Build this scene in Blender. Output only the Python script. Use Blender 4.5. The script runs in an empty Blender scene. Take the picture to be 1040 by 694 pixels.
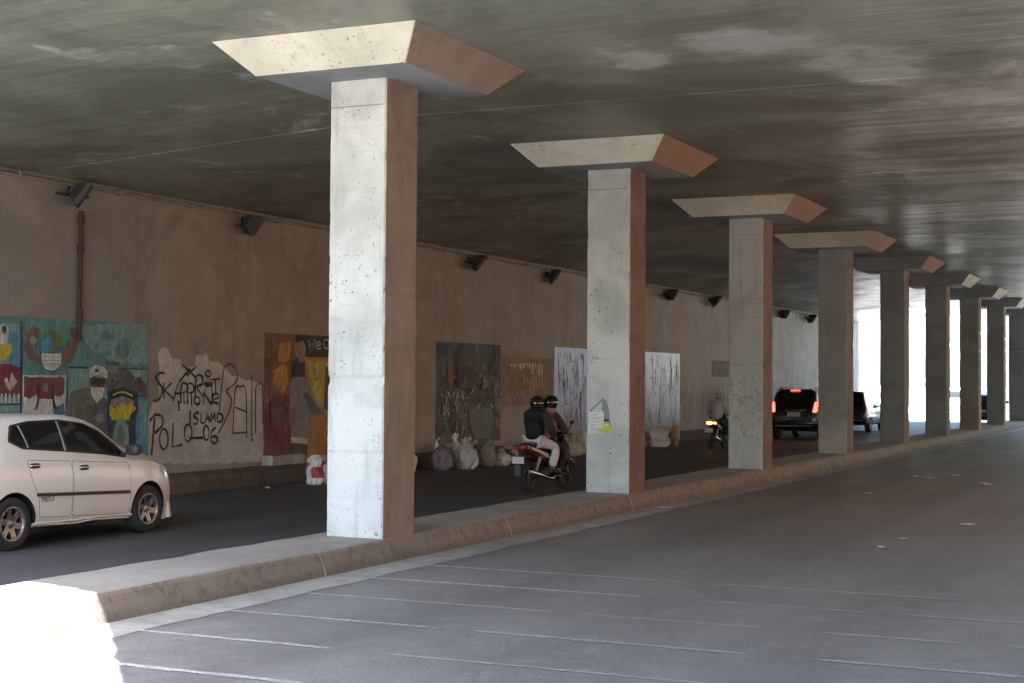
import bpy, bmesh, math, random
import numpy as np
from mathutils import Vector, Matrix, noise
from mathutils.bvhtree import BVHTree

random.seed(7)
R_ = math.radians
scene = bpy.context.scene
COL = scene.collection

# ------------------------------------------------------------------ camera
YAW, PITCH, ROLL, FPX = 0.4345, 0.0262, 0.0069, 1540.1
CAM = Vector((8.706, -14.988, 2.0))
_fw = Vector((-math.sin(YAW) * math.cos(PITCH), math.cos(YAW) * math.cos(PITCH), math.sin(PITCH)))
_r0 = Vector((math.cos(YAW), math.sin(YAW), 0))
_u0 = _r0.cross(_fw)
_R = _r0 * math.cos(ROLL) + _u0 * math.sin(ROLL)
_U = -_r0 * math.sin(ROLL) + _u0 * math.cos(ROLL)


def sight(px, py):
    return _fw + _R * ((px - 520) / FPX) - _U * ((py - 347) / FPX)


def on_x(px, py, x):            # survey a spot of the photo onto the plane x = const -> (y, z)
    d = sight(px, py)
    t = (x - CAM.x) / d.x
    return (CAM.y + d.y * t, CAM.z + d.z * t)


def on_y(px, py, y):
    d = sight(px, py)
    t = (y - CAM.y) / d.y
    return (CAM.x + d.x * t, CAM.z + d.z * t)


cd = bpy.data.cameras.new('camera')
cam = bpy.data.objects.new('camera', cd)
COL.objects.link(cam)
m = Matrix((_R, _U, -_fw)).transposed().to_4x4()
m.translation = CAM
cam.matrix_world = m
cd.sensor_width = 36
cd.lens = FPX * 36 / 1040
cd.clip_start = 0.1
cd.clip_end = 5000
scene.camera = cam


# ------------------------------------------------------------------ tagging
def tag(o, label=None, cat=None, group=None, kind=None):
    if label: o['label'] = label
    if cat: o['category'] = cat
    if group: o['group'] = group
    if kind: o['kind'] = kind
    return o


def empty(name, loc, rz=0, label=None, cat=None, group=None):
    o = bpy.data.objects.new(name, None)
    o.empty_display_size = 0.2
    COL.objects.link(o)
    o.location = loc
    o.rotation_euler = (0, 0, rz)
    return tag(o, label, cat, group)


# ------------------------------------------------------------------ materials
class NT:
    def __init__(s, name):
        s.mat = bpy.data.materials.new(name)
        s.mat.use_nodes = True
        s.nt = s.mat.node_tree
        s.bsdf = s.nt.nodes['Principled BSDF']

    def n(s, typ, ins=None, **props):
        nd = s.nt.nodes.new(typ)
        for k, v in props.items(): setattr(nd, k, v)
        for k, v in (ins or {}).items():
            s.put(nd.inputs[k], v)
        return nd

    def put(s, sock, v):
        if isinstance(v, bpy.types.NodeSocket): s.nt.links.new(v, sock)
        elif isinstance(v, (tuple, list)) and len(v) == 3 and sock.type == 'RGBA': sock.default_value = (*v, 1)
        else: sock.default_value = v

    def math(s, op, a, b=0.0, clamp=False):
        nd = s.n('ShaderNodeMath', {0: a, 1: b}, operation=op)
        nd.use_clamp = clamp
        return nd.outputs[0]

    def mix(s, f, a, b, blend='MIX'):
        nd = s.n('ShaderNodeMix', data_type='RGBA', blend_type=blend)
        s.put(nd.inputs[0], f); s.put(nd.inputs[6], a); s.put(nd.inputs[7], b)
        return nd.outputs[2]

    def ramp(s, f, lo, hi):        # smooth step lo..hi -> 0..1
        nd = s.n('ShaderNodeMapRange', {0: f, 1: lo, 2: hi}, interpolation_type='SMOOTHSTEP')
        return nd.outputs[0]

    def pos(s, scale=(1, 1, 1), local=False):
        if local: v = s.n('ShaderNodeTexCoord').outputs['Object']
        else: v = s.n('ShaderNodeNewGeometry').outputs['Position']
        mp = s.n('ShaderNodeMapping', {0: v})
        mp.inputs['Scale'].default_value = scale
        return mp.outputs[0]

    def noise(s, v, scale, detail=4, rough=.55, dist=0.0):
        return s.n('ShaderNodeTexNoise', {'Vector': v, 'Scale': scale, 'Detail': detail, 'Roughness': rough, 'Distortion': dist}).outputs[0]

    def voro(s, v, scale):
        return s.n('ShaderNodeTexVoronoi', {'Vector': v, 'Scale': scale}).outputs['Distance']

    def xyz(s, v):
        return s.n('ShaderNodeSeparateXYZ', {0: v}).outputs

    def bump(s, h, strength=.3, dist=.02):
        s.put(s.bsdf.inputs['Normal'], s.n('ShaderNodeBump', {'Height': h, 'Strength': strength, 'Distance': dist}).outputs[0])

    def done(s, base=None, rough=None, metal=None, spec=None, coat=None):
        if base is not None: s.put(s.bsdf.inputs['Base Color'], base)
        if rough is not None: s.put(s.bsdf.inputs['Roughness'], rough)
        if metal is not None: s.put(s.bsdf.inputs['Metallic'], metal)
        if spec is not None: s.put(s.bsdf.inputs['Specular IOR Level'], spec)
        if coat is not None:
            s.put(s.bsdf.inputs['Coat Weight'], coat); s.bsdf.inputs['Coat Roughness'].default_value = .06
        return s.mat


def sc(c, k): return tuple(min(1, x * k) for x in c)


def paint(name, c, rough=.6, var=.35, scale=6, local=False, metal=0.0, coat=None, bump=0.0):
    t = NT(name)
    p = t.pos(local=local)
    a = t.noise(p, scale, 5, .6)
    b = t.noise(p, scale * 7, 3, .6)
    f = t.math('ADD', t.math('MULTIPLY', a, .7), t.math('MULTIPLY', b, .3))
    col = t.mix(t.ramp(f, .35, .68), sc(c, 1 - var), sc(c, 1 + var * .4))
    if bump: t.bump(f, bump, .02)
    r = t.math('ADD', t.math('MULTIPLY', a, .25), rough - .12)
    return t.done(col, r, metal, coat=coat)


def emit(name, c, strength):
    t = NT(name)
    t.put(t.bsdf.inputs['Emission Color'], c)
    t.bsdf.inputs['Emission Strength'].default_value = strength
    return t.done(c, .3)


def concrete(name, c, stain, pock=.6, z0=None, z1=None, dark=(.10, .10, .095), streak=.5, gr=.72, low=None):
    t = NT(name)
    p = t.pos()
    big = t.noise(p, .9, 5, .6, .4)
    fine = t.noise(p, 22, 5, .65)
    st = t.noise(t.pos((4, 4, .5)), 1.3, 6, .66, .3)
    col = t.mix(t.ramp(big, .38, .68), c, stain)
    col = t.mix(t.math('MULTIPLY', t.ramp(st, .52, .72), streak), col, sc(stain, .72))
    col = t.mix(t.math('MULTIPLY', t.ramp(fine, .45, .75), .25), col, sc(c, .7))
    wob = t.n('ShaderNodeVectorMath', {0: t.n('ShaderNodeTexNoise', {'Vector': p, 'Scale': 26.0, 'Detail': 3.0}).outputs[1], 1: (.075, .075, .075)}, operation='MULTIPLY')
    pw = t.n('ShaderNodeVectorMath', {0: p, 1: wob.outputs[0]}, operation='ADD').outputs[0]
    zone = t.ramp(t.noise(p, 1.7, 3), .42, .62)
    hole = t.math('MULTIPLY', t.ramp(t.voro(pw, 8.5), .19, .07), zone)
    hole2 = t.math('MULTIPLY', t.ramp(t.voro(pw, 21), .24, .1), t.ramp(t.noise(p, 3.1, 3), .46, .6))
    h = t.math('MAXIMUM', hole, hole2)
    col = t.mix(t.math('MULTIPLY', h, pock), col, dark)
    if z0 is not None:
        z = t.xyz(t.n('ShaderNodeNewGeometry').outputs['Position'])[2]
        band = t.math('MULTIPLY', t.ramp(z, z0 - .25, z0 + .25), t.ramp(z, z1 + .3, z1 - .3))
        g = t.ramp(t.noise(p, 9.5, 6, .75, .25), .46, .64)
        col = t.mix(t.math('MULTIPLY', t.math('MULTIPLY', g, band), gr), col, (.06, .06, .055))
        w = t.ramp(t.noise(t.pos((9, 9, 22)), 1.5, 4, .7, .8), .62, .68)
        col = t.mix(t.math('MULTIPLY', t.math('MULTIPLY', w, band), .55), col, (.75, .75, .73))
    if low:
        zz_ = t.xyz(t.n('ShaderNodeNewGeometry').outputs['Position'])[2]
        lm = t.ramp(t.math('ADD', zz_, t.math('MULTIPLY', t.noise(p, 2.3, 5, .65, .4), 1.6)), low[1] + 1.15, low[1] + .5)
        col = t.mix(t.math('MULTIPLY', lm, low[2]), col, low[0])
    hgt = t.math('SUBTRACT', t.math('MULTIPLY', fine, .5), h)
    t.bump(hgt, .35, .012)
    return t.done(col, .82)


M = {}
M['col_front'] = concrete('pale_concrete', (.57, .575, .555), (.39, .395, .38), .85)
M['col_front_dim_grimy'] = concrete('dim_grimy_concrete', (.46, .47, .45), (.35, .36, .34), .8, .75, 2.2, gr=.42)
M['col_front_patch'] = concrete('grey_concrete', (.26, .29, .315), (.20, .222, .24), .45)  # this and the next: cool base colour offsets warm bounce light
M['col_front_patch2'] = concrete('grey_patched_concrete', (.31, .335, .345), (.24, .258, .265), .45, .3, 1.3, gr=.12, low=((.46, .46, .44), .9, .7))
M['col_rusty'] = concrete('rust_stained_concrete', (.30, .30, .30), (.23, .225, .22), .45, low=((.27, .17, .12), 1.3, .45))
M['col_grey'] = concrete('bare_concrete', (.28, .30, .315), (.215, .228, .235), .4)  # cooled too, against the warm bounce on the far fronts
M['cap_cream'] = concrete('cream_concrete', (.66, .63, .53), (.52, .50, .41), .8)


def mottled(name, c, c2, grey):
    t = NT(name)
    p = t.pos()
    a = t.noise(p, 1.6, 5, .62, .5)
    b = t.noise(t.pos((3, 3, .6)), 1.8, 6, .7, .4)
    f = t.noise(p, 30, 4, .65)
    col = t.mix(t.ramp(a, .36, .66), c, c2)
    col = t.mix(t.math('MULTIPLY', t.ramp(b, .46, .68), .7), col, grey)
    col = t.mix(t.math('MULTIPLY', t.ramp(f, .5, .8), .3), col, sc(c, .6))
    hole = t.math('MULTIPLY', t.ramp(t.voro(p, 11), .15, .08), t.ramp(t.noise(p, 2, 3), .48, .6))
    col = t.mix(t.math('MULTIPLY', hole, .5), col, sc(c2, .4))
    t.bump(t.math('SUBTRACT', f, hole), .3, .01)
    return t.done(col, .85)


M['bounce_deep'] = mottled('deep_warm_bounce', (.245, .155, .12), (.175, .108, .085), (.24, .19, .16))  # warm bounce light put into the colour of right faces, deeper down the row
M['bounce_brown'] = mottled('warm_bounce', (.33, .24, .20), (.25, .175, .145), (.33, .285, .25))
M['bounce_cap'] = mottled('warm_bounce_capital', (.34, .20, .13), (.27, .17, .12), (.30, .25, .21))  # capital sides: the same warm bounce carried by the colour


def asphalt(name, c, c2):
    t = NT(name)
    p = t.pos()
    big = t.noise(p, .35, 5, .6, .5)
    lane = t.noise(t.pos((.9, .05, 1)), 1.2, 4, .55)
    mid = t.noise(p, 3.5, 5, .65)
    fine = t.noise(p, 46, 5, .8)
    grit = t.voro(p, 30)
    col = t.mix(t.ramp(t.math('ADD', t.math('MULTIPLY', big, .6), t.math('MULTIPLY', lane, .4)), .38, .64), c, c2)
    col = t.mix(t.math('MULTIPLY', t.ramp(mid, .44, .68), .5), col, sc(c2, 1.25))
    col = t.mix(t.math('MULTIPLY', t.ramp(fine, .48, .70), .72), col, sc(c, 2.2))
    col = t.mix(t.math('MULTIPLY', t.ramp(grit, .32, .08), .55), col, sc(c, .42))
    spot = t.math('MULTIPLY', t.ramp(t.noise(t.pos((1.3, 3, 1)), 2.4, 5, .65), .62, .74), .6)
    col = t.mix(spot, col, sc(c, .4))
    wv = t.n('ShaderNodeVectorMath', {0: t.n('ShaderNodeTexNoise', {'Vector': p, 'Scale': 1.6, 'Detail': 5.0}).outputs[1], 1: (.9, .9, 0)}, operation='MULTIPLY')
    pv = t.n('ShaderNodeVectorMath', {0: p, 1: wv.outputs[0]}, operation='ADD').outputs[0]
    cr = t.n('ShaderNodeTexVoronoi', {'Vector': pv, 'Scale': .33}, feature='DISTANCE_TO_EDGE').outputs['Distance']
    crack = t.math('MULTIPLY', t.ramp(cr, .010, .003), t.ramp(big, .44, .58))
    col = t.mix(t.math('MULTIPLY', crack, .22), col, sc(c, .35))
    X = t.xyz(p)[0]
    wh = t.math('ABSOLUTE', t.math('SUBTRACT', t.math('FRACT', t.math('DIVIDE', t.math('ADD', X, t.math('MULTIPLY', mid, .25)), 1.75)), .5))
    col = t.mix(t.math('MULTIPLY', t.math('MULTIPLY', t.ramp(wh, .30, .05), t.ramp(lane, .35, .6)), .32), col, sc(c, .55))
    t.bump(t.math('ADD', fine, t.math('MULTIPLY', grit, .7)), .45, .008)
    r = t.math('ADD', .50, t.math('MULTIPLY', mid, .25))
    return t.done(col, r, spec=.4)


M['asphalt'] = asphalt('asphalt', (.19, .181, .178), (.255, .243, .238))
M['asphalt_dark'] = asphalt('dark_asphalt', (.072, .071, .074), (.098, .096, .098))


def ground_mat():
    t = NT('dusty_ground')
    p = t.pos()
    a = t.noise(p, .08, 6, .6)
    b = t.noise(p, 1.5, 6, .65)
    col = t.mix(t.ramp(a, .4, .62), (.36, .30, .23), (.26, .24, .18))
    col = t.mix(t.math('MULTIPLY', t.ramp(b, .45, .7), .5), col, (.42, .37, .30))
    t.bump(b, .5, .05)
    return t.done(col, .95)


M['ground'] = ground_mat()


def kerb_mat():
    t = NT('kerb_concrete')
    p = t.pos()
    z = t.xyz(t.n('ShaderNodeNewGeometry').outputs['Position'])[2]
    nz = t.xyz(t.n('ShaderNodeNewGeometry').outputs['Normal'])[2]
    a = t.noise(p, 1.3, 6, .65, .5)
    b = t.noise(p, 6.5, 5, .7)
    f = t.noise(p, 45, 3, .7)
    col = t.mix(t.ramp(a, .38, .62), (.275, .222, .195), (.245, .215, .197))
    col = t.mix(t.math('MULTIPLY', t.ramp(b, .46, .64), .7), col, (.135, .115, .106))
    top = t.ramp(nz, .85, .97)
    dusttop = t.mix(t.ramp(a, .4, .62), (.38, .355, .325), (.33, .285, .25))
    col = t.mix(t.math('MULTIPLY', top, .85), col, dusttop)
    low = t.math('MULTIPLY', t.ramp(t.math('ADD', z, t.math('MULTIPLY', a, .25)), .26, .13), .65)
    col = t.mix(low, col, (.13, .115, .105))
    col = t.mix(t.math('MULTIPLY', t.ramp(f, .5, .8), .3), col, (.42, .38, .34))
    t.bump(t.math('ADD', b, f), .45, .012)
    return t.done(col, .9)


M['kerb'] = kerb_mat()
M['unseen_bank_green'] = paint('unseen_bank_scrub', (.13, .14, .09), .95, .4, 2, bump=.5)
M['red_earth'] = paint('red_earth', (.34, .165, .09), .95, .3, .8, bump=.5)
M['bank_pale'] = paint('bank_concrete', (.30, .28, .23), .9, .25, .8, bump=.3)
M['bounce_apron_far'] = paint('added_bounce_pavement_far', (.62, .62, .60), .8, .15, 1.5, bump=.2)
M['bounce_apron'] = paint('added_bounce_pavement', (.40, .40, .40), .85, .2, 1.5, bump=.2)
M['kerb_dark'] = mottled('sooty_kerb', (.14, .105, .085), (.09, .075, .065), (.20, .16, .13))
M['gutter'] = mottled('gutter_concrete', (.46, .45, .43), (.36, .35, .335), (.28, .265, .25))
M['joint'] = paint('joint_mortar', (.52, .46, .42), .9, .2)


def line_mat():
    t = NT('worn_road_paint')
    p = t.pos()
    a = t.noise(p, 5, 5, .7)
    w = t.ramp(t.noise(p, 20, 5, .8), .40, .62)
    X = t.xyz(t.n('ShaderNodeNewGeometry').outputs['Position'])[0]
    f = t.math('MULTIPLY', w, t.ramp(a, .34, .58))
    f = t.math('MULTIPLY', t.math('ADD', .22, t.math('MULTIPLY', f, .75)), t.math('ADD', .55, t.math('MULTIPLY', t.ramp(X, 4.5, 1.5), .5)))
    col = t.mix(f, (.27, .258, .252), (.70, .69, .68))
    return t.done(col, .7)


M['line'] = line_mat()


LEAKS = ((4.3, 1.0, .8), (4.9, 2.3, .75), (5.2, 3.4, .6), (6.0, 5.2, .7), (6.5, 7.2, .9), (2.6, 1.2, .5))


def ceiling_mat():
    t = NT('formwork_concrete')
    p = t.pos()
    Y = t.xyz(t.n('ShaderNodeNewGeometry').outputs['Position'])[1]
    board = t.noise(t.pos((.16, 1.5, 1)), 1.0, 3, .5, .25)
    board2 = t.noise(t.pos((.35, 8, 1)), 1.0, 4, .6, .15)
    big = t.noise(p, .30, 8, .68, .8)
    mid = t.noise(p, 1.6, 8, .74, .5)
    fine = t.noise(p, 14, 5, .72)
    col = t.mix(t.ramp(big, .36, .62), (.27, .285, .222), (.148, .158, .132))
    col = t.mix(t.math('MULTIPLY', t.ramp(mid, .44, .74), .4), col, (.29, .315, .275))
    col = t.mix(t.math('MULTIPLY', t.ramp(big, .42, .30), .5), col, (.10, .112, .098))
    col = t.mix(t.math('MULTIPLY', t.ramp(board2, .50, .72), .13), col, (.12, .13, .115))
    col = t.mix(t.math('MULTIPLY', t.ramp(fine, .52, .74), .3), col, (.33, .345, .31))
    lime = t.math('MULTIPLY', t.ramp(t.noise(t.pos((1.0, .55, 1)), .36, 9, .72, 1.7), .545, .63), t.ramp(mid, .38, .58))
    col = t.mix(t.math('MULTIPLY', lime, .8), col, (.52, .54, .52))
    # old leak stains bleached by lime
    wq = t.n('ShaderNodeVectorMath', {0: t.n('ShaderNodeTexNoise', {'Vector': p, 'Scale': .9, 'Detail': 7.0, 'Roughness': .7}).outputs[1], 1: (2.6, 2.6, 0)}, operation='MULTIPLY')
    pq = t.n('ShaderNodeVectorMath', {0: p, 1: wq.outputs[0]}, operation='ADD').outputs[0]
    for cx_, cy_, rad in LEAKS:
        dd = t.n('ShaderNodeVectorMath', {0: pq, 1: (cx_ + 1.3, cy_ + 1.3, 5.7)}, operation='DISTANCE').outputs['Value']
        mk = t.math('MULTIPLY', t.ramp(dd, rad * 1.25, rad * .4), t.ramp(mid, .30, .52))
        col = t.mix(t.math('MULTIPLY', mk, .8), col, (.52, .55, .55))
    # board joints every 1.22 m, only here and there darkened
    fr = t.math('FRACT', t.math('DIVIDE', t.math('ADD', Y, t.math('MULTIPLY', t.noise(p, 2.5, 3), .03)), 1.22))
    ln = t.math('MULTIPLY', t.ramp(t.math('ABSOLUTE', t.math('SUBTRACT', fr, .5)), .488, .497), t.ramp(big, .40, .60))
    col = t.mix(t.math('MULTIPLY', ln, .55), col, (.07, .075, .068))
    hole = t.math('MULTIPLY', t.ramp(t.voro(p, 7), .09, .04), t.ramp(t.noise(p, .7, 3), .50, .58))
    col = t.mix(t.math('MULTIPLY', hole, .8), col, (.03, .03, .03))
    h = t.math('ADD', t.math('MULTIPLY', board, 1.9), t.math('ADD', t.math('MULTIPLY', board2, .24), t.math('MULTIPLY', mid, .05)))
    h = t.math('SUBTRACT', h, t.math('MULTIPLY', ln, .2))
    t.bump(h, .6, .04)
    r = t.math('ADD', .35, t.math('MULTIPLY', t.ramp(big, .35, .65), .16))
    return t.done(col, r, spec=.5)


M['ceiling'] = ceiling_mat()
M['deck_side'] = concrete('deck_side_concrete', (.4, .39, .36), (.28, .27, .25))


def wall_mat():
    t = NT('stained_brown_wall')
    g = t.n('ShaderNodeNewGeometry').outputs['Position']
    p = t.pos()
    X, Y, Z = t.xyz(g)
    panel = t.noise(t.pos((1, .42, .02)), 1.3, 3, .55)          # broad upright tint changes
    strk = t.noise(t.pos((1, 3.2, .14)), 1.6, 6, .66)
    mid = t.noise(p, 1.1, 6, .65, .7)
    fine = t.noise(p, 19, 4, .7)
    col = t.mix(t.ramp(panel, .36, .64), (.345, .24, .185), (.32, .275, .235))
    col = t.mix(t.math('MULTIPLY', t.ramp(strk, .5, .7), .45), col, (.17, .12, .095))
    col = t.mix(t.math('MULTIPLY', t.ramp(mid, .46, .66), .55), col, (.44, .34, .28))
    col = t.mix(t.math('MULTIPLY', t.ramp(t.math('ADD', Y, t.math('MULTIPLY', panel, 3.0)), 9.0, 7.2), .75), col, (.27, .25, .23))
    blot = t.noise(p, .55, 8, .74, 1.0)
    col = t.mix(t.math('MULTIPLY', t.ramp(blot, .50, .64), .55), col, (.20, .15, .12))
    col = t.mix(t.math('MULTIPLY', t.ramp(blot, .47, .36), .4), col, (.43, .36, .31))
    # lower zone coloured paler for light off the ground, upper edge peeled
    low = t.ramp(t.math('ADD', Z, t.math('MULTIPLY', mid, .9)), 2.1, 1.2)
    col = t.mix(t.math('MULTIPLY', low, .5), col, (.45, .36, .31))
    peel = t.math('MULTIPLY', t.ramp(t.math('ADD', Z, t.math('MULTIPLY', t.noise(t.pos((1, .9, .3)), 1.0, 4), .8)), 5.26, 5.36), .35)
    col = t.mix(peel, col, (.40, .33, .26))
    # far end: bare grey concrete and pale lime drips
    far = t.ramp(t.math('ADD', Y, t.math('MULTIPLY', mid, 3.0)), 43.5, 46.5)
    bare = t.mix(t.ramp(strk, .42, .62), (.36, .365, .36), (.22, .22, .215))
    bare = t.mix(t.math('MULTIPLY', t.ramp(t.noise(t.pos((1, .7, .9)), 1.5, 6, .7, .8), .48, .62), .6), bare, (.15, .15, .15))
    col = t.mix(far, col, bare)
    drip = t.noise(t.pos((1, 7.5, .35)), 1.4, 6, .72)
    zd = t.math('MULTIPLY', t.ramp(t.math('ADD', Z, t.math('MULTIPLY', drip, 2.6)), 3.4, 2.2), t.ramp(Y, 35.5, 37))
    col = t.mix(t.math('MULTIPLY', t.math('MULTIPLY', t.ramp(drip, .44, .60), zd), .85), col, (.62, .61, .60))
    col = t.mix(t.math('MULTIPLY', t.ramp(fine, .5, .8), .25), col, (.12, .085, .065))
    t.bump(t.math('ADD', fine, t.math('MULTIPLY', mid, 1.5)), .3, .012)
    return t.done(col, t.math('ADD', .50, t.math('MULTIPLY', mid, .35)))


M['wall'] = wall_mat()


def drips(name, top, low, dark, zsplit):
    t = NT(name)
    g = t.n('ShaderNodeNewGeometry').outputs['Position']
    Z = t.xyz(g)[2]
    d = t.noise(t.pos((1, 13, .9)), 1.5, 8, .78, .5)
    s = t.noise(t.pos((1, 3.5, 2.2)), 2.6, 7, .75, .6)
    col = t.mix(t.ramp(t.math('ADD', Z, t.math('MULTIPLY', d, .9)), zsplit, zsplit + .9), low, top)
    col = t.mix(t.math('MULTIPLY', t.ramp(d, .48, .62), .55), col, dark)
    col = t.mix(t.math('MULTIPLY', t.ramp(s, .53, .64), .8), col, sc(dark, .8))
    return t.done(col, .38)


def spray(name, c, thin):
    t = NT(name)
    p = t.pos()
    a = t.ramp(t.noise(p, 11, 5, .75), .44, .66)
    return t.done(t.mix(t.math('MULTIPLY', a, .75), c, thin), .8)


def mural_paint(name, c):
    t = NT(name)
    p = t.pos()
    brush = t.noise(t.pos((1, 5, 1.6)), 3.2, 6, .72, 1.2)
    a = t.noise(p, 1.4, 6, .68, .6)
    drip = t.noise(t.pos((1, 10, .7)), 1.6, 6, .72)
    wear = t.ramp(t.noise(p, 3.6, 8, .78, .4), .55, .66)
    col = t.mix(t.ramp(brush, .34, .68), sc(c, .62), sc(c, 1.3))
    col = t.mix(t.math('MULTIPLY', t.ramp(a, .42, .66), .42), col, (.17, .15, .135))
    col = t.mix(t.math('MULTIPLY', t.ramp(drip, .54, .70), .35), col, sc(c, .45))
    col = t.mix(t.math('MULTIPLY', wear, .55), col, (.30, .26, .225))
    return t.done(col, .72)


M['drip_lilac'] = drips('lilac_drip_paint', (.42, .52, .86), (.32, .27, .32), (.15, .16, .33), .9)
M['drip_blue'] = drips('pale_blue_drip_paint', (.50, .66, .84), (.33, .33, .44), (.20, .27, .38), .7)
M['whitewash'] = paint('whitewash', (.60, .55, .50), .85, .28, 2.6)
M['patch_tan'] = paint('tan_patch', (.36, .24, .17), .85, .25, 2)
M['black_spray'] = spray('black_spray', (.03, .022, .022), (.20, .17, .155))
M['faint_spray'] = spray('faint_spray', (.10, .075, .065), (.26, .20, .165))

for k, c in dict(teal=(.12, .30, .29), teal2=(.22, .40, .40), skyb=(.10, .30, .48), sea=(.05, .18, .42), yellow=(.62, .50, .05), maroon=(.20, .035, .05),
                 rust=(.27, .10, .05), orange=(.58, .25, .045), cream=(.66, .60, .50), white=(.66, .66, .64), grey=(.26, .255, .25), dgrey=(.115, .115, .115),
                 ink=(.025, .025, .03), skin=(.19, .115, .09), green=(.12, .20, .10), olive=(.15, .155, .125), pink=(.30, .21, .20), navy=(.03, .05, .11),
                 purple=(.38, .30, .46), sagegrey=(.19, .22, .20), umber=(.12, .065, .045), redbrown=(.17, .07, .055)).items():
    M['p_' + k] = mural_paint('mural_' + k, c)

M['paper'] = paint('paper', (.66, .66, .62), .8, .12, 10)
M['lime'] = paint('lime_print', (.50, .52, .08), .7, .2, 10)
M['tape_grey'] = paint('grey_print', (.24, .25, .25), .7, .25, 10)

M['car_white'] = paint('cream_white_car_paint', (.86, .78, .73), .32, .04, 3, True, coat=.6)
M['car_black'] = paint('black_car_paint', (.012, .013, .016), .28, .1, 3, True, coat=.7)
M['car_navy'] = paint('dark_blue_car_paint', (.014, .022, .04), .28, .1, 3, True, coat=.7)
M['car_silver'] = paint('pale_car_paint', (.72, .72, .72), .3, .05, 3, True, coat=.6)
M['bar_pale'] = paint('pale_window_bar', (.50, .46, .43), .35, .05, 3, True)
M['well'] = paint('wheel_well', (.015, .015, .015), .9, .2, 5, True)
M['seam'] = paint('seam_black', (.03, .025, .025), .7, .1, 5, True)


def glass(name, c, rough=.05):
    t = NT(name)
    return t.done(c, rough, spec=.6, coat=.3)


M['glass'] = glass('tinted_glass', (.012, .013, .014))
M['glass_pale'] = glass('pale_glass', (.22, .25, .28), .1)
M['trim'] = paint('black_trim', (.035, .03, .03), .5, .2, 6, True)
M['rubber'] = paint('tyre_rubber', (.035, .034, .034), .85, .35, 9, True, bump=.2)
M['alloy'] = paint('bronze_alloy', (.42, .375, .37), .34, .35, 14, True, metal=.8)
M['steel'] = paint('dull_steel', (.35, .35, .36), .4, .25, 8, True, metal=.8)
M['chrome'] = paint('chrome', (.72, .72, .74), .16, .05, 8, True, metal=1.0)
M['lamp_clear'] = glass('clear_lamp', (.62, .62, .64), .12)
M['lamp_red'] = glass('red_lamp', (.28, .012, .015), .15)
M['lamp_amber'] = glass('amber_lamp', (.25, .09, .02), .15)
M['red_glow'] = emit('lit_red_lamp', (1.0, .045, .03), 1.6)
M['amber_glow'] = emit('lit_amber_lamp', (1.0, .30, .06), 1.8)
M['plate'] = paint('white_plate', (.62, .63, .62), .5, .12, 20, True)
M['black_plastic'] = paint('black_plastic', (.022, .022, .024), .42, .3, 9, True)
M['engine'] = paint('engine_metal', (.10, .095, .09), .55, .5, 12, True, metal=.5)
M['bike_red'] = paint('red_bike_panel', (.10, .016, .022), .3, .25, 6, True, coat=.5)
M['bike_white'] = paint('white_bike_panel', (.66, .68, .68), .35, .15, 8, True, coat=.4)
M['bike_teal'] = paint('teal_mud_flap', (.07, .10, .105), .6, .3, 8, True)
M['seat_vinyl'] = paint('seat_vinyl', (.02, .02, .02), .6, .3, 10, True)
M['helmet'] = glass('glossy_black_helmet', (.012, .012, .014), .12)
M['jacket_black'] = paint('black_jacket', (.009, .009, .011), .85, .3, 14, True, bump=.3)
M['shirt_brown'] = paint('dark_brown_sleeve', (.045, .036, .028), .85, .3, 14, True, bump=.3)
M['scarf_pink'] = paint('pink_scarf', (.40, .18, .22), .85, .2, 14, True, bump=.3)
M['blouse_pale'] = paint('pale_blouse', (.50, .42, .44), .85, .15, 12, True, bump=.3)
M['trousers_white'] = paint('white_trousers', (.62, .58, .59), .85, .12, 12, True, bump=.3)
M['trousers_dark'] = paint('dark_trousers', (.02, .022, .03), .85, .3, 12, True, bump=.3)
M['shirt_grey'] = paint('grey_shirt', (.42, .47, .50), .85, .15, 12, True, bump=.3)
M['skin'] = paint('skin', (.30, .17, .11), .55, .12, 14, True)
M['hair'] = paint('grey_hair', (.30, .27, .25), .8, .35, 30, True)
M['cap_pale'] = paint('pale_cap', (.38, .35, .34), .8, .2, 20, True)
M['shoe'] = paint('dark_shoe', (.03, .028, .028), .6, .3, 12, True)

def plastic(name, c, r):
    t = NT(name)
    p = t.pos(local=True)
    n1 = t.noise(t.pos((1, 1, .4), local=True), 9, 4, .6, .8)
    n2 = t.noise(t.pos((1, 1, .35), local=True), 24, 5, .7, .8)
    rg = t.math('SUBTRACT', 1.0, t.math('MULTIPLY', t.math('ABSOLUTE', t.math('SUBTRACT', n1, .5)), 7.0), clamp=True)
    rg2 = t.math('SUBTRACT', 1.0, t.math('MULTIPLY', t.math('ABSOLUTE', t.math('SUBTRACT', n2, .5)), 6.0), clamp=True)
    col = t.mix(t.ramp(n1, .36, .64), sc(c, .9), sc(c, 1.35))
    col = t.mix(t.math('MULTIPLY', rg, .5), col, (min(1, c[0] * 1.3 + .12), min(1, c[1] * 1.3 + .12), min(1, c[2] * 1.3 + .12)))
    t.bump(t.math('ADD', rg, t.math('MULTIPLY', rg2, .4)), .5, .025)
    return t.done(col, max(.2, r - .08))


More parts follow.
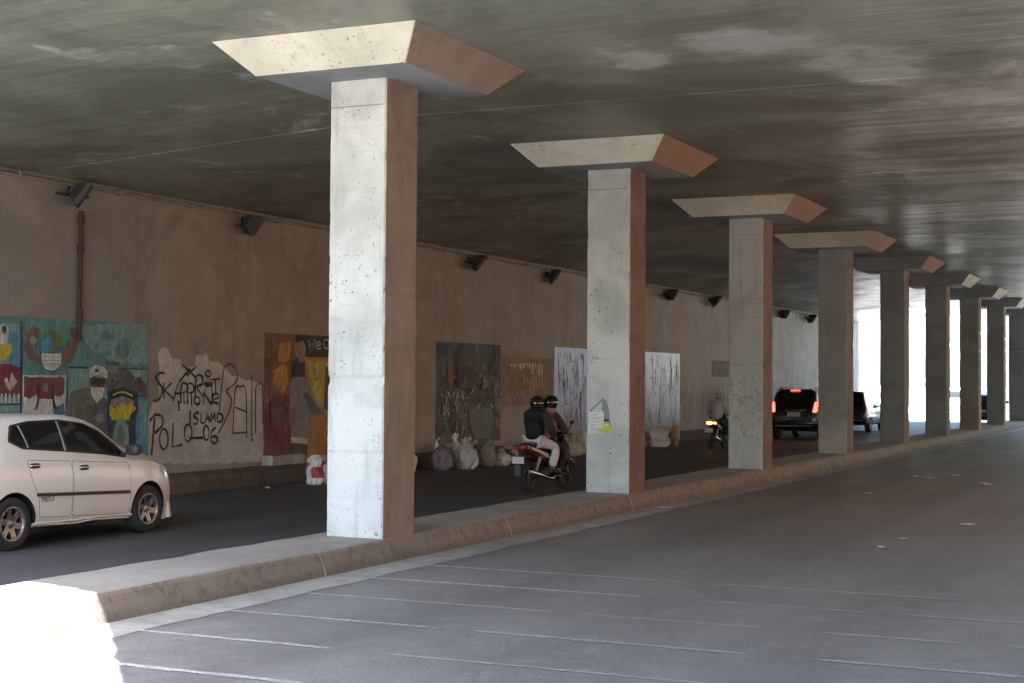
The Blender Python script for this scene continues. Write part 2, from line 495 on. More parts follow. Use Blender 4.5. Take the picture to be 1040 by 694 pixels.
for k, c, r in (('bag_grey', (.40, .40, .39), .3), ('bag_dark', (.13, .12, .125), .22), ('bag_brown', (.17, .145, .125), .6), ('bag_pale', (.62, .62, .59), .32),
                ('bag_white', (.72, .71, .68), .5), ('bag_redprint', (.42, .05, .06), .55), ('bag_tan', (.52, .30, .19), .6), ('bag_olive', (.36, .36, .33), .45)):
    M[k] = plastic(k, c, r)
M['litter'] = paint('litter_paper', (.70, .68, .64), .8, .2, 20)
M['rubble'] = mottled('whitewashed_block', (.52, .50, .46), (.36, .34, .31), (.25, .22, .19))
M['lamp_glass'] = glass('dusty_lamp_glass', (.12, .125, .12), .35)
M['lamp_body'] = paint('lamp_housing', (.045, .044, .042), .6, .35, 12, True)
M['rust'] = paint('rusty_pipe', (.075, .038, .03), .8, .45, 12)
M['pipe_grey'] = paint('pale_conduit', (.30, .275, .24), .7, .35, 5)


# ------------------------------------------------------------------ mesh builder
class MB:
    def __init__(s):
        s.v, s.f, s.mi, s.sm = [], [], [], []

    def add(s, verts, faces, mi=0, smooth=False):
        o = len(s.v)
        s.v.extend([tuple(v) for v in verts])
        for f in faces:
            s.f.append(tuple(i + o for i in f)); s.mi.append(mi); s.sm.append(smooth)
        return s

    def box(s, a, b, mi=0, mat=None):
        (x0, y0, z0), (x1, y1, z1) = a, b
        vs = [Vector(p) for p in ((x0, y0, z0), (x1, y0, z0), (x1, y1, z0), (x0, y1, z0), (x0, y0, z1), (x1, y0, z1), (x1, y1, z1), (x0, y1, z1))]
        if mat: vs = [mat @ v for v in vs]
        return s.add(vs, [(0, 3, 2, 1), (4, 5, 6, 7), (0, 1, 5, 4), (1, 2, 6, 5), (2, 3, 7, 6), (3, 0, 4, 7)], mi)

    def bbox(s, c, size, bev=.01, mi=0, mat=None, smooth=False):     # bevelled box
        bm = bmesh.new()
        bmesh.ops.create_cube(bm, size=1)
        for v in bm.verts: v.co = Vector((v.co.x * size[0], v.co.y * size[1], v.co.z * size[2]))
        bmesh.ops.bevel(bm, geom=bm.edges[:], offset=bev, segments=2, affect='EDGES', profile=.5)
        T = Matrix.Translation(c) if mat is None else mat @ Matrix.Translation(c)
        s.add_bm(bm, mi, T, smooth)
        bm.free()
        return s

    def add_bm(s, bm, mi=0, T=None, smooth=True):
        bm.verts.index_update()
        s.add([(T @ v.co if T else v.co.copy()) for v in bm.verts], [tuple(v.index for v in f.verts) for f in bm.faces], mi, smooth)

    def add_mesh(s, me, mi=0, T=None, smooth=True):
        s.add([(T @ v.co if T else v.co.copy()) for v in me.vertices], [tuple(p.vertices) for p in me.polygons], mi, smooth)

    def rings(s, rings, mi=0, smooth=True, cap=True, closed=True):
        n = len(rings[0])
        vs = [p for r in rings for p in r]
        fs = []
        for i in range(len(rings) - 1):
            for j in range(n if closed else n - 1):
                a, b = i * n + j, i * n + (j + 1) % n
                fs.append((a, b, b + n, a + n))
        s.add(vs, fs, mi, smooth)
        if cap:
            s.add(rings[0], [tuple(range(n))[::-1]], mi, False)
            s.add(rings[-1], [tuple(range(n))], mi, False)
        return s

    def tube(s, pts, r, n=8, mi=0, cap=True):
        pts = [Vector(p) for p in pts]
        rs = r if isinstance(r, (list, tuple)) else [r] * len(pts)
        rings = []
        prev = None
        for i, p in enumerate(pts):
            d = (pts[min(i + 1, len(pts) - 1)] - pts[max(i - 1, 0)]).normalized()
            if prev is None:
                ref = Vector((0, 0, 1)) if abs(d.z) < .9 else Vector((1, 0, 0))
                u = d.cross(ref).normalized()
            else:
                u = (prev - d * prev.dot(d)).normalized()
            prev = u
            w = d.cross(u)
            rings.append([p + (u * math.cos(2 * math.pi * k / n) + w * math.sin(2 * math.pi * k / n)) * rs[i] for k in range(n)])
        return s.rings(rings, mi, True, cap)

    def lathe_x(s, prof, n=28, mi=0, c=(0, 0, 0), smooth=True):          # profile (radius, x) round the X axis, closed in itself
        rings = []
        for k in range(n):
            a = 2 * math.pi * k / n
            rings.append([(c[0] + x, c[1] + r * math.cos(a), c[2] + r * math.sin(a)) for r, x in prof])
        m_ = len(prof)
        vs = [p for r in rings for p in r]
        fs = []
        for k in range(n):
            for j in range(m_ - 1):
                a, b = k * m_ + j, ((k + 1) % n) * m_ + j
                fs.append((a, b, b + 1, a + 1))
        return s.add(vs, fs, mi, smooth)

    def ball(s, c, r, mi=0, n=3, T=None):
        bm = bmesh.new()
        bmesh.ops.create_icosphere(bm, subdivisions=n, radius=1)
        rr = r if isinstance(r, (tuple, list)) else (r, r, r)
        S = Matrix.Translation(c) @ (T if T else Matrix()) @ Matrix.Diagonal((*rr, 1))
        s.add_bm(bm, mi, S)
        bm.free()
        return s

    def loft(s, secs, n=16, mi=0, power=2.6):       # secs: (centre, half width x, half height z); superellipse in the xz plane
        rings = []
        for c, w, h in secs:
            ring = []
            for k in range(n):
                a = 2 * math.pi * k / n
                ca, sa = math.cos(a), math.sin(a)
                ring.append((c[0] + w * math.copysign(abs(ca) ** (2 / power), ca), c[1], c[2] + h * math.copysign(abs(sa) ** (2 / power), sa)))
            rings.append(ring)
        return s.rings(rings, mi)

    def build(s, name, mats, parent=None, fix=True, **kw):
        me = bpy.data.meshes.new(name)
        me.from_pydata(s.v, [], s.f)
        for mm in (mats if isinstance(mats, (list, tuple)) else [mats]): me.materials.append(mm)
        me.polygons.foreach_set('material_index', s.mi)
        me.polygons.foreach_set('use_smooth', s.sm)
        if fix:
            bm = bmesh.new(); bm.from_mesh(me)
            bmesh.ops.recalc_face_normals(bm, faces=bm.faces[:])
            bm.to_mesh(me); bm.free()
        me.update()
        o = bpy.data.objects.new(name, me)
        COL.objects.link(o)
        if parent is not None: o.parent = parent
        if kw: tag(o, **kw)
        return o


def copy_tree(o, parent=None):
    c = o.copy()
    COL.objects.link(c)
    if parent is not None: c.parent = parent
    for ch in list(o.children): copy_tree(ch, c)
    return c


# ------------------------------------------------------------------ SETTING: ground, roads, median
def sheet(name, x0, x1, y0, y1, z, mat, **kw):
    return MB().add([(x0, y0, z), (x1, y0, z), (x1, y1, z), (x0, y1, z)], [(0, 1, 2, 3)]).build(name, mat, fix=False, **kw)


sheet('ground', -900, 900, -700, 1500, -.02, M['ground'], kind='structure')
YN, YF = -60, 220
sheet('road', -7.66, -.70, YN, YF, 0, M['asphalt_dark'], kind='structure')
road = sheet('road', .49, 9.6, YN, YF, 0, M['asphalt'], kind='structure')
# gutter channel along the median
gb = MB()
gy = [YN] + list(np.arange(-10, 40, .12)) + [YF]
for y0_, y1_ in zip(gy[:-1], gy[1:]):
    e0, e1 = [.97 + .05 * noise.noise((yy * 1.3, 0, 5)) + .03 * noise.noise((yy * 5, 2, 5)) for yy in (y0_, y1_)]
    gb.add([(.49, y0_, .004), (e0, y0_, .004), (e1, y1_, .004), (.49, y1_, .004)], [(0, 1, 2, 3)])
gb.build('gutter', M['gutter'], fix=False, kind='structure')

# worn rumble lines across the right carriageway
lines = MB()
random.seed(3)
for yy in (-7.66, -6.46, -5.25, -4.06, -2.85, -1.6, -.42):
    x = .92
    while x < 9.3:
        L = random.uniform(.9, 3.2)
        w = random.uniform(.03, .055)
        dy = random.uniform(-.015, .015)
        n = max(2, int(L / .12))
        up, dn = [], []
        for k in range(n + 1):
            xx = x + L * k / n
            wob = noise.noise((xx * 3, yy, 0)) * .012
            ww = w * (.55 + .6 * abs(noise.noise((xx * 6, yy, 4)))) * (.4 if k in (0, n) else 1)
            up.append((xx, yy + dy + wob + ww, .0045)); dn.append((xx, yy + dy + wob - ww, .0045))
        for k in range(n):
            lines.add([dn[k], dn[k + 1], up[k + 1], up[k]], [(0, 1, 2, 3)])
        x += L + random.uniform(.06, .5) * (1 + (x > 4) * 1.5)
lines.build('road_marking', M['line'], road, fix=False)
# faded edge line in the left carriageway
MB().add([(-1.02, YN, .004), (-.92, YN, .004), (-.92, YF, .004), (-1.02, YF, .004)], [(0, 1, 2, 3)]).build('road_marking', M['line'], road, fix=False)


# median kerb: a sloped-faced concrete strip, subdivided and slightly uneven, with joints
def strip(profile, y0, y1, step, amp, seed):
    mb = MB()
    ys = np.arange(y0, y1 + 1e-6, step)
    rings = []
    for i, y in enumerate(ys):
        ring = []
        for j, (x, z) in enumerate(profile):
            a = amp if z > .01 else 0
            ring.append((x + a * noise.noise((x * 2, y * .9, seed)) + a * .5 * noise.noise((x * 5, y * 4, seed)), y, z + a * .7 * noise.noise((x * 3 + 9, y * 1.7, seed))))
        rings.append(ring)
    mb.rings(rings, 0, False, True, False)
    return mb


prof = [(-.70, -.02), (-.665, .16), (-.62, .235), (-.58, .25), (-.2, .252), (.2, .252), (.345, .25), (.385, .238), (.41, .21), (.47, .06), (.50, -.02)]
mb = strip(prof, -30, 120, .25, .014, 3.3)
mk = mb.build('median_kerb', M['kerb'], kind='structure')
js = MB()
def kerb_pt(j, y, out=.004):
    x, z = prof[j]
    a_ = .014 if z > .01 else 0
    n1 = noise.noise((x * 2, y * .9, 3.3)) * a_ + a_ * .5 * noise.noise((x * 5, y * 4, 3.3))
    n2 = a_ * .7 * noise.noise((x * 3 + 9, y * 1.7, 3.3))
    nx, nz = ((.93, .37) if j >= 8 else (.5, .85))
    return (x + n1 + nx * out, y, z + n2 + nz * out)
for k in range(-5, 22):
    y = -1.77 + 4.45 * k
    y = round(y / .25) * .25
    L_ = [kerb_pt(j, y) for j in range(6, 11)]
    for i in range(len(L_) - 1):
        p0, p1 = L_[i], L_[i + 1]
        js.add([(p0[0], y - .009, p0[2]), (p0[0], y + .009, p0[2]), (p1[0], y + .011, p1[2]), (p1[0], y - .011, p1[2])], [(0, 1, 2, 3)])
jo = js.build('joint', M['joint'], mk)

# raised ledge along the left wall
prof = [(-7.64, -.02), (-7.655, .20), (-7.68, .275), (-7.74, .30), (-8.0, .305), (-8.32, .305)]
mb = strip(prof, -12, 70, .3, .02, 8.1)
mb.build('sidewalk', M['kerb_dark'], kind='structure')
sheet('bounce_pavement', -14, 9.6, YN, -8.6, .006, M['bounce_apron'], kind='structure')  # unseen pale apron added to throw light up under the deck
sheet('bounce_pavement', -14, -.70, 66.5, YF, .006, M['bounce_apron_far'], kind='structure')  # both far sheets added pale to bounce daylight back inside
sheet('bounce_pavement', .99, 9.6, 66.5, YF, .006, M['bounce_apron_far'], kind='structure')
sheet('sidewalk', 9.6, 12.2, -40, 120, .12, M['gutter'], kind='structure')

# ------------------------------------------------------------------ bridge deck over the road
XR = [-9.2, -8.3, -6, -4, -1.6, -.9] + [round(-.6 + .15 * k, 2) for k in range(28)] + [4, 6, 8, 10, 12.6]
def soffit(x): return 5.70 if x > -1.6 else 5.70 - (-1.6 - x) * (.44 / 6.7)
EX = 1.24                      # unseen near edge turns here, skewed to outline the sun patch
def edge(x): return (.06 * noise.noise((x * 1.3, 3, 1)) + .05 * noise.noise((x * 6, 8, 1))) + edge0(x)
def edge0(x): return -8.4 + (EX - x) * .25 if x < EX else -8.4 - (x - EX) * 1.116
YEND = 65.5
deck = empty('bridge_deck', (0, 30, 5.7), 0, 'dark stained concrete underside of the bridge spanning the whole underpass', 'bridge deck')
d = MB()
JY = [3.55, 16.75, 33.6, 50.2]              # construction joints across the soffit
for i in range(len(XR) - 1):
    a, b = XR[i], XR[i + 1]
    ysa = [edge(a)] + JY + [YEND]
    ysb = [edge(b)] + JY + [YEND]
    for k in range(len(ysa) - 1):
        g = .02
        q = [(a, ysa[k] + (g if k else 0), soffit(a)), (b, ysb[k] + (g if k else 0), soffit(b)), (b, ysb[k + 1] - (g if k < len(JY) else 0), soffit(b)), (a, ysa[k + 1] - (g if k < len(JY) else 0), soffit(a))]
        d.add(q, [(0, 3, 2, 1)], 0)
        if k < len(JY):
            y = JY[k]
            for s0, s1, h0, h1 in ((-g, -g, 0, .03), (g, g, .03, 0)):
                d.add([(a, y + s0, soffit(a) + h0), (b, y + s0, soffit(b) + h0), (b, y + s1, soffit(b) + h1), (a, y + s1, soffit(a) + h1)], [(0, 1, 2, 3)], 0)
            d.add([(a, y - g, soffit(a) + .03), (b, y - g, soffit(b) + .03), (b, y + g, soffit(b) + .03), (a, y + g, soffit(a) + .03)], [(0, 1, 2, 3)], 0)
    d.add([(a, edge(a), soffit(a)), (b, edge(b), soffit(b)), (b, edge(b), 6.9), (a, edge(a), 6.9)], [(0, 1, 2, 3)], 1)
    d.add([(a, YEND, soffit(a)), (b, YEND, soffit(b)), (b, YEND, 6.9), (a, YEND, 6.9)], [(3, 2, 1, 0)], 1)
    d.add([(a, edge(a), 6.9), (b, edge(b), 6.9), (b, YEND, 6.9), (a, YEND, 6.9)], [(0, 1, 2, 3)], 1)
d.add([(XR[0], edge(XR[0]), soffit(XR[0])), (XR[0], YEND, soffit(XR[0])), (XR[0], YEND, 6.9), (XR[0], edge(XR[0]), 6.9)], [(0, 1, 2, 3)], 1)
d.add([(XR[-1], edge(XR[-1]), soffit(XR[-1])), (XR[-1], YEND, soffit(XR[-1])), (XR[-1], YEND, 6.9), (XR[-1], edge(XR[-1]), 6.9)], [(3, 2, 1, 0)], 1)
o = d.build('slab', [M['ceiling'], M['deck_side']], None, fix=False)
o.parent = deck; o.matrix_parent_inverse = deck.matrix_world.inverted(); o.location = (0, -30, -5.7)
o.matrix_parent_inverse = Matrix()
eb = MB().box((12.0, -22, 4.55), (12.6, 65.4, 5.75)).build('light_cut_beam', M['deck_side'], deck)  # unseen beam added to cut the light from the right side
eb.location = (0, -30, -5.7)
# open right side: unseen red-earth bank read off the warm bounce, slope and bands shaped for it
def bank(name, y0, y1, mat):
    mb = MB()
    prof = [(12.9, -.03), (13.0, 1.7), (13.4, 1.75), (15.0, 3.3), (17.0, 5.6), (19.0, 7.6), (24.0, 9.6), (40, 11)]
    ys_ = np.arange(y0, y1 + .01, 1.5)
    mb.rings([[(x + .5 * noise.noise((x * .6, y * .25, 2)) * (j > 0), y, z + .35 * noise.noise((x * .5, y * .3, 7)) * (j > 0)) for j, (x, z) in enumerate(prof)] for y in ys_], 0, True, False, False)
    mb.build(name, mat, kind='structure')
bank('unseen_bounce_bank', -45, 1, M['unseen_bank_green'])  # scrub stretch put in to keep red bounce off the pillar fronts
bank('unseen_bounce_bank', 1, 19, M['red_earth'])
bank('unseen_bounce_bank', 19, 120, M['bank_pale'])

# ------------------------------------------------------------------ left retaining wall with its paintings
WX = -8.3
wall = MB()
ys = [-9, 2, 10, 20, 30, 40, 50, 58, 65.0]
wall.box((-8.9, -5.2, -.1), (WX, 65.0, 5.35))
wall = wall.build('retaining_wall', M['wall'])
tag(wall, 'long brown stained retaining wall with murals and graffiti beside the left road', 'wall')


def P(px, py): return on_x(px, py, WX)


def z1_(zx, zy): return P(zx / 6.31, 320 + zy / 6.31)
def z2_(zx, zy): return P(60 + zx / 4.96, 320 + zy / 4.96)
def z3_(zx, zy): return P(140 + zx / 5.786, 350 + zy / 5.786)
def z4_(zx, zy): return P(260 + zx / 4.3375, 330 + zy / 4.3375)
def z5_(zx, zy): return P(435 + zx / 6.3125, 340 + zy / 6.3125)


class Painting:
    """flat paint on the wall: a base coat and shapes over it, each coat about 2 mm proud of the last"""
    def __init__(s, base=.006):
        s.mb, s.mats, s.layer, s.base, s.lim = MB(), [], 0, base, None

    def mi(s, key):
        if M[key] not in s.mats: s.mats.append(M[key])
        return s.mats.index(M[key])

    def x(s): return WX + s.base + .0006 * s.layer

    def panel(s, y0, z0, y1, z1, key):
        s.mb.box((WX - .05, y0, z0), (WX + s.base, y1, z1), s.mi(key))
        s.layer = 1
        s.lim = (y0 + .01, y1 - .01, z0 + .01, z1 - .01)
        return s

    def poly(s, pts, key, rough=0.0, up=True):
        if up: s.layer += 1
        if rough:
            out = []
            for i, (a, b) in enumerate(zip(pts, pts[1:] + pts[:1])):
                L = math.hypot(b[0] - a[0], b[1] - a[1])
                n = max(1, int(L / .08))
                for k in range(n):
                    y, z = a[0] + (b[0] - a[0]) * k / n, a[1] + (b[1] - a[1]) * k / n
                    out.append((y + rough * noise.noise((y * 6, z * 6, 1 + s.layer)), z + rough * noise.noise((y * 6, z * 6, 31 + s.layer))))
            pts = out
        if s.lim:
            a_, b_, c_, d_ = s.lim
            q = []
            for y, z in pts:
                e = (min(max(y, a_), b_), min(max(z, c_), d_))
                if not q or math.hypot(e[0] - q[-1][0], e[1] - q[-1][1]) > .004: q.append(e)
            if len(q) > 1 and math.hypot(q[0][0] - q[-1][0], q[0][1] - q[-1][1]) <= .004: q.pop()
            if len(q) < 3: return s
            pts = q
        bm = bmesh.new()
        vs = [bm.verts.new((s.x(), y, z)) for y, z in pts]
        es = [bm.edges.new((vs[i], vs[(i + 1) % len(vs)])) for i in range(len(vs))]
        r = bmesh.ops.triangle_fill(bm, use_beauty=True, edges=es, normal=(1, 0, 0))
        bmesh.ops.recalc_face_normals(bm, faces=bm.faces[:])
        for f in bm.faces:
            if f.normal.x < 0: f.normal_flip()
        s.mb.add_bm(bm, s.mi(key), None, False)
        bm.free()
        return s

    def oval(s, c, ry, rz, key, rough=.02, n=22, a0=0.0):
        return s.poly([(c[0] + ry * math.cos(2 * math.pi * k / n + a0), c[1] + rz * math.sin(2 * math.pi * k / n + a0)) for k in range(n)], key, rough)

    def rect(s, a, b, key, rough=.0):
        return s.poly([(a[0], a[1]), (b[0], a[1]), (b[0], b[1]), (a[0], b[1])], key, rough)

    def stroke(s, pts, w, key, smooth=True, up=False):
        if up: s.layer += 1
        pts = [Vector((p[0], p[1])) for p in pts]
        if smooth and len(pts) > 2:
            q = []
            for i in range(len(pts) - 1):
                p0, p1, p2, p3 = pts[max(i - 1, 0)], pts[i], pts[i + 1], pts[min(i + 2, len(pts) - 1)]
                for k in range(5):
                    t = k / 5
                    q.append(.5 * ((2 * p1) + (p2 - p0) * t + (2 * p0 - 5 * p1 + 4 * p2 - p3) * t * t + (3 * p1 - p0 - 3 * p2 + p3) * t ** 3))
            q.append(pts[-1]); pts = q
        L, Rr = [], []
        for i, p in enumerate(pts):
            dd = pts[min(i + 1, len(pts) - 1)] - pts[max(i - 1, 0)]
            if dd.length < 1e-6: dd = Vector((1, 0))
            dd.normalize()
            ww = w * (.8 + .5 * noise.noise((p.x * 5, p.y * 5, 3)))
            nn = Vector((-dd.y, dd.x)) * ww
            L.append(p + nn); Rr.append(p - nn)
        x = s.x() + .0003 * (len(s.mb.f) % 7)
        for i in range(len(pts) - 1):
            s.mb.add([(x, Rr[i].x, Rr[i].y), (x, Rr[i + 1].x, Rr[i + 1].y), (x, L[i + 1].x, L[i + 1].y), (x, L[i].x, L[i].y)], [(0, 1, 2, 3)], s.mi(key))
        return s

    def build(s, name, label=None):
        o = s.mb.build(name, s.mats, wall, fix=False)
        if label: o['label'] = label
        return o


def ring(c, rx, ry, n=14, a0=.3): return [(c[0] + rx * math.cos(a0 + 2 * math.pi * k / n), c[1] + ry * math.sin(a0 + 2 * math.pi * k / n)) for k in range(n + 1)]


def zz(f, pts): return [f(*p) for p in pts]


# --- mural 1: teal board with globe in a mask, officer and badge
A = Painting()
y_end = P(150, 328)[0]
A.panel(1.2, .62, y_end, 2.96, 'p_teal')
A.poly(zz(z2_, [(70, 45), (445, 50), (445, 250), (300, 240), (180, 200), (120, 110)]), 'p_teal2', .06)
random.seed(5)
for k in range(9):
    c = z2_(random.uniform(150, 420), random.uniform(80, 210))
    A.oval(c, random.uniform(.06, .2), random.uniform(.05, .12), random.choice(['p_teal', 'p_teal2', 'p_sagegrey']), .05)
# small left panel
A.rect(z1_(-120, 45), z1_(128, 620), 'p_teal2')
A.poly(zz(z1_, [(55, 110), (128, 100), (132, 330), (60, 320), (40, 210)]), 'p_skyb', .04)
A.poly(zz(z1_, [(-110, 190), (70, 190), (75, 250), (30, 285), (-110, 285)]), 'p_yellow', .05)
A.poly(zz(z1_, [(-60, 70), (45, 75), (50, 190), (-60, 200)]), 'p_white', .06)
A.oval(z1_(25, 95), .05, .06, 'p_ink', .02)
A.poly(zz(z1_, [(-120, 300), (60, 320), (130, 335), (130, 520), (-120, 515)]), 'p_maroon', .03)
A.poly(zz(z1_, [(20, 415), (40, 400), (55, 440), (70, 370), (85, 400), (105, 430), (60, 490), (45, 470)]), 'p_cream', .02)
for k in range(9):
    x = -110 + k * 27
    A.poly(zz(z1_, [(x, 505), (x + 12, 505), (x + 12, 575), (x, 575)]), 'p_white', .01, up=(k == 0))
A.stroke(zz(z1_, [(131, 40), (131, 640)]), .03, 'p_navy', False, True)
A.stroke(zz(z1_, [(-120, 575), (140, 572)]), .02, 'p_navy', False)
# globe with arms and mask
for sgn, pts in ((0, [(245, 85), (215, 75), (165, 120), (148, 210), (175, 285), (240, 318), (258, 280), (210, 240), (195, 170), (240, 150)]), (1, [(445, 80), (490, 75), (505, 150), (480, 230), (440, 310), (400, 290), (395, 260), (420, 180), (455, 150)])):
    A.poly(zz(z1_, pts), 'p_skin', .02)
A.oval(z1_(325, 215), .27, .31, 'p_green', .02)
A.poly(zz(z1_, [(250, 180), (290, 145), (335, 160), (330, 200), (310, 235), (260, 245)]), 'p_skyb', .02)
A.poly(zz(z1_, [(370, 210), (405, 200), (400, 245), (372, 250)]), 'p_sea', .02)
A.oval(z1_(205, 165), .08, .06, 'p_teal2', .02)
A.poly(zz(z1_, [(255, 240), (390, 243), (385, 320), (350, 352), (320, 362), (275, 340), (258, 300)]), 'p_white', .015)
A.stroke(zz(z1_, [(258, 242), (390, 246), (385, 322), (350, 355), (318, 364), (272, 342), (256, 300), (257, 242)]), .008, 'p_navy', False, True)
for zy in (268, 290, 312): A.stroke(zz(z1_, [(272, zy), (375, zy + 4)]), .005, 'p_grey', False)
# red stage with two figures
A.rect(z1_(138, 385), z1_(412, 700), 'p_white')
A.poly(zz(z1_, [(146, 396), (405, 402), (405, 505), (375, 530), (340, 515), (330, 540), (245, 535), (225, 515), (180, 540), (146, 520)]), 'p_maroon', .03)
A.poly(zz(z1_, [(150, 400), (215, 400), (205, 470), (170, 500), (150, 490)]), 'p_redbrown', .05)
A.oval(z1_(283, 470), .06, .07, 'p_pink', .02)
for x in (240, 330):
    A.poly(zz(z1_, [(x - 10, 440), (x + 6, 435), (x + 8, 500), (x - 6, 510)]), 'p_ink', .01)
    s_ = 1 if x > 300 else -1
    A.stroke(zz(z1_, [(x - 3, 500), (x + s_ * 8, 560), (x + s_ * 24, 608)]), .022, 'p_ink')
    A.stroke(zz(z1_, [(x + 2, 500), (x + s_ * 2, 555), (x + s_ * 8, 608)]), .014, 'p_ink')
A.poly(zz(z1_, [(345, 590), (405, 560), (405, 640), (330, 640)]), 'p_sea', .03)
# officer panel
A.rect(z2_(42, 262), z2_(437, 420), 'p_teal2')
A.poly(zz(z2_, [(232, 235), (300, 240), (300, 270), (350, 280), (380, 330), (395, 330), (435, 350), (437, 412), (235, 412), (222, 300)]), 'p_dgrey', .02)
A.poly(zz(z2_, [(235, 250), (295, 255), (290, 300), (240, 290)]), 'p_grey', .02)
A.poly(zz(z2_, [(380, 320), (400, 310), (430, 345), (430, 395), (395, 380)]), 'p_umber', .02)
A.stroke(zz(z2_, [(40, 264), (140, 266)]), .018, 'p_navy', False, True)
A.stroke(zz(z2_, [(300, 270), (438, 274), (438, 412), (370, 414)]), .018, 'p_navy', False)
A.poly(zz(z2_, [(370, 410), (440, 414), (440, 760), (350, 760)]), 'p_skyb', .03)
A.poly(zz(z2_, [(395, 430), (438, 430), (438, 600), (400, 640)]), 'p_teal2', .05)
A.poly(zz(z2_, [(35, 420), (60, 385), (140, 362), (190, 400), (240, 430), (250, 700), (20, 760), (20, 520)]), 'p_olive', .03)
A.poly(zz(z2_, [(140, 460), (215, 455), (240, 500), (245, 620), (150, 620)]), 'p_dgrey', .05)
A.poly(zz(z2_, [(185, 505), (215, 498), (222, 530), (195, 545), (175, 530)]), 'p_grey', .02)
A.poly(zz(z2_, [(145, 305), (225, 318), (222, 368), (150, 368)]), 'p_umber', .02)
A.poly(zz(z2_, [(140, 320), (145, 275), (180, 250), (222, 262), (238, 290), (235, 320), (190, 300)]), 'p_white', .015)
A.poly(zz(z2_, [(172, 272), (190, 272), (192, 288), (174, 288)]), 'p_ink', .005)
A.poly(zz(z2_, [(145, 318), (225, 322), (222, 345), (190, 350), (150, 345)]), 'p_ink', .01)
A.poly(zz(z2_, [(150, 362), (222, 366), (208, 415), (180, 440), (155, 405)]), 'p_white', .012)
# badge
A.poly(zz(z2_, [(236, 385), (310, 362), (386, 390), (392, 470), (378, 520), (378, 760), (250, 760), (232, 520)]), 'p_navy', .01)
A.poly(zz(z2_, [(250, 392), (310, 372), (374, 396), (372, 428), (310, 405), (252, 426)]), 'p_ink', .008)
A.stroke(zz(z2_, [(262, 404), (310, 388), (362, 408)]), .018, 'p_yellow', True, True)
A.poly(zz(z2_, [(250, 428), (310, 410), (370, 430), (366, 462), (250, 460)]), 'p_grey', .01)
A.poly(zz(z2_, [(245, 448), (268, 470), (290, 455), (312, 440), (330, 462), (352, 440), (380, 470), (352, 500), (345, 530), (258, 530), (246, 500)]), 'p_yellow', .008)
A.oval(z2_(302, 625), .21, .36, 'p_teal2', .015)
A.oval(z2_(302, 612), .09, .2, 'p_sagegrey', .02)
A.build('mural', 'teal mural with a globe in a face mask, an officer and a black and yellow badge')

# --- mural 2: orange board with a standing figure
B = Painting()
y0 = P(268, 400)[0]
B.panel(y0, .42, 14.2, 2.93, 'p_rust')
B.poly([(y0 + .02, .44), (11.15, .44), (11.15, 1.6), (10.6, 1.75), (y0 + .02, 1.5)], 'p_maroon', .08)
B.poly(zz(z4_, [(40, 60), (70, 60), (75, 150), (60, 260), (40, 270)]), 'p_redbrown', .07)
B.poly(zz(z4_, [(70, 200), (130, 180), (145, 260), (120, 300), (80, 270)]), 'p_orange', .1)
B.poly(zz(z4_, [(60, 370), (120, 340), (140, 420), (90, 470)]), 'p_redbrown', .08)
B.poly(zz(z4_, [(95, 90), (150, 80), (150, 150), (100, 170)]), 'p_orange', .09)
B.poly([z4_(212, 130), (14.15, 2.55), (14.15, .5), z4_(205, 600), z4_(230, 470)], 'p_orange', .03)
B.poly([z4_(222, 150), (13.2, 2.3), (13.4, 1.3), z4_(300, 380), z4_(250, 330)], 'p_yellow', .08)
B.poly([z4_(172, 40), (14.15, z4_(320, 45)[1]), (14.15, z4_(320, 145)[1]), z4_(215, 142), z4_(172, 130)], 'p_ink', .01)
B.poly(zz(z4_, [(168, 78), (205, 70), (218, 100), (214, 145), (180, 150), (166, 120)]), 'p_pink', .02)
B.poly(zz(z4_, [(150, 165), (180, 140), (215, 160), (216, 215), (195, 240), (158, 232)]), 'p_ink', .02)
B.poly(zz(z4_, [(182, 145), (212, 150), (212, 168), (185, 165)]), 'p_pink', .01)
B.poly(zz(z4_, [(160, 230), (205, 228), (240, 265), (270, 370), (300, 380), (300, 395), (240, 400), (240, 500), (152, 498), (145, 380), (148, 270)]), 'p_grey', .02)
B.poly(zz(z4_, [(205, 300), (225, 300), (285, 385), (240, 392)]), 'p_dgrey', .015)
B.poly(zz(z4_, [(150, 495), (228, 500), (222, 526), (152, 520)]), 'p_cream', .02)
B.poly(zz(z4_, [(145, 524), (225, 528), (222, 596), (140, 596)]), 'p_umber', .02)
B.stroke(zz(z4_, [(262, 180), (262, 340)]), .02, 'p_cream', False, True)
B.oval(z4_(258, 205), .07, .10, 'p_pink', .02)
B.oval(z4_(262, 240), .04, .05, 'p_ink', .01)
B.poly(zz(z4_, [(302, 190), (330, 185), (330, 380), (296, 375)]), 'p_redbrown', .04)
B.layer += 1
wv = [(228, 66), (234, 104), (242, 80), (250, 104), (256, 64)]
B.stroke(zz(z4_, wv), .018, 'p_cream', False)
B.stroke(zz(z4_, [(262, 92), (280, 88), (276, 76), (265, 80), (263, 98), (272, 106), (282, 101)]), .015, 'p_cream')
B.stroke(zz(z4_, [(314, 68), (302, 66), (296, 82), (300, 102), (314, 104)]), .018, 'p_cream')
B.build('mural', 'orange and maroon mural of a standing figure under a black banner')

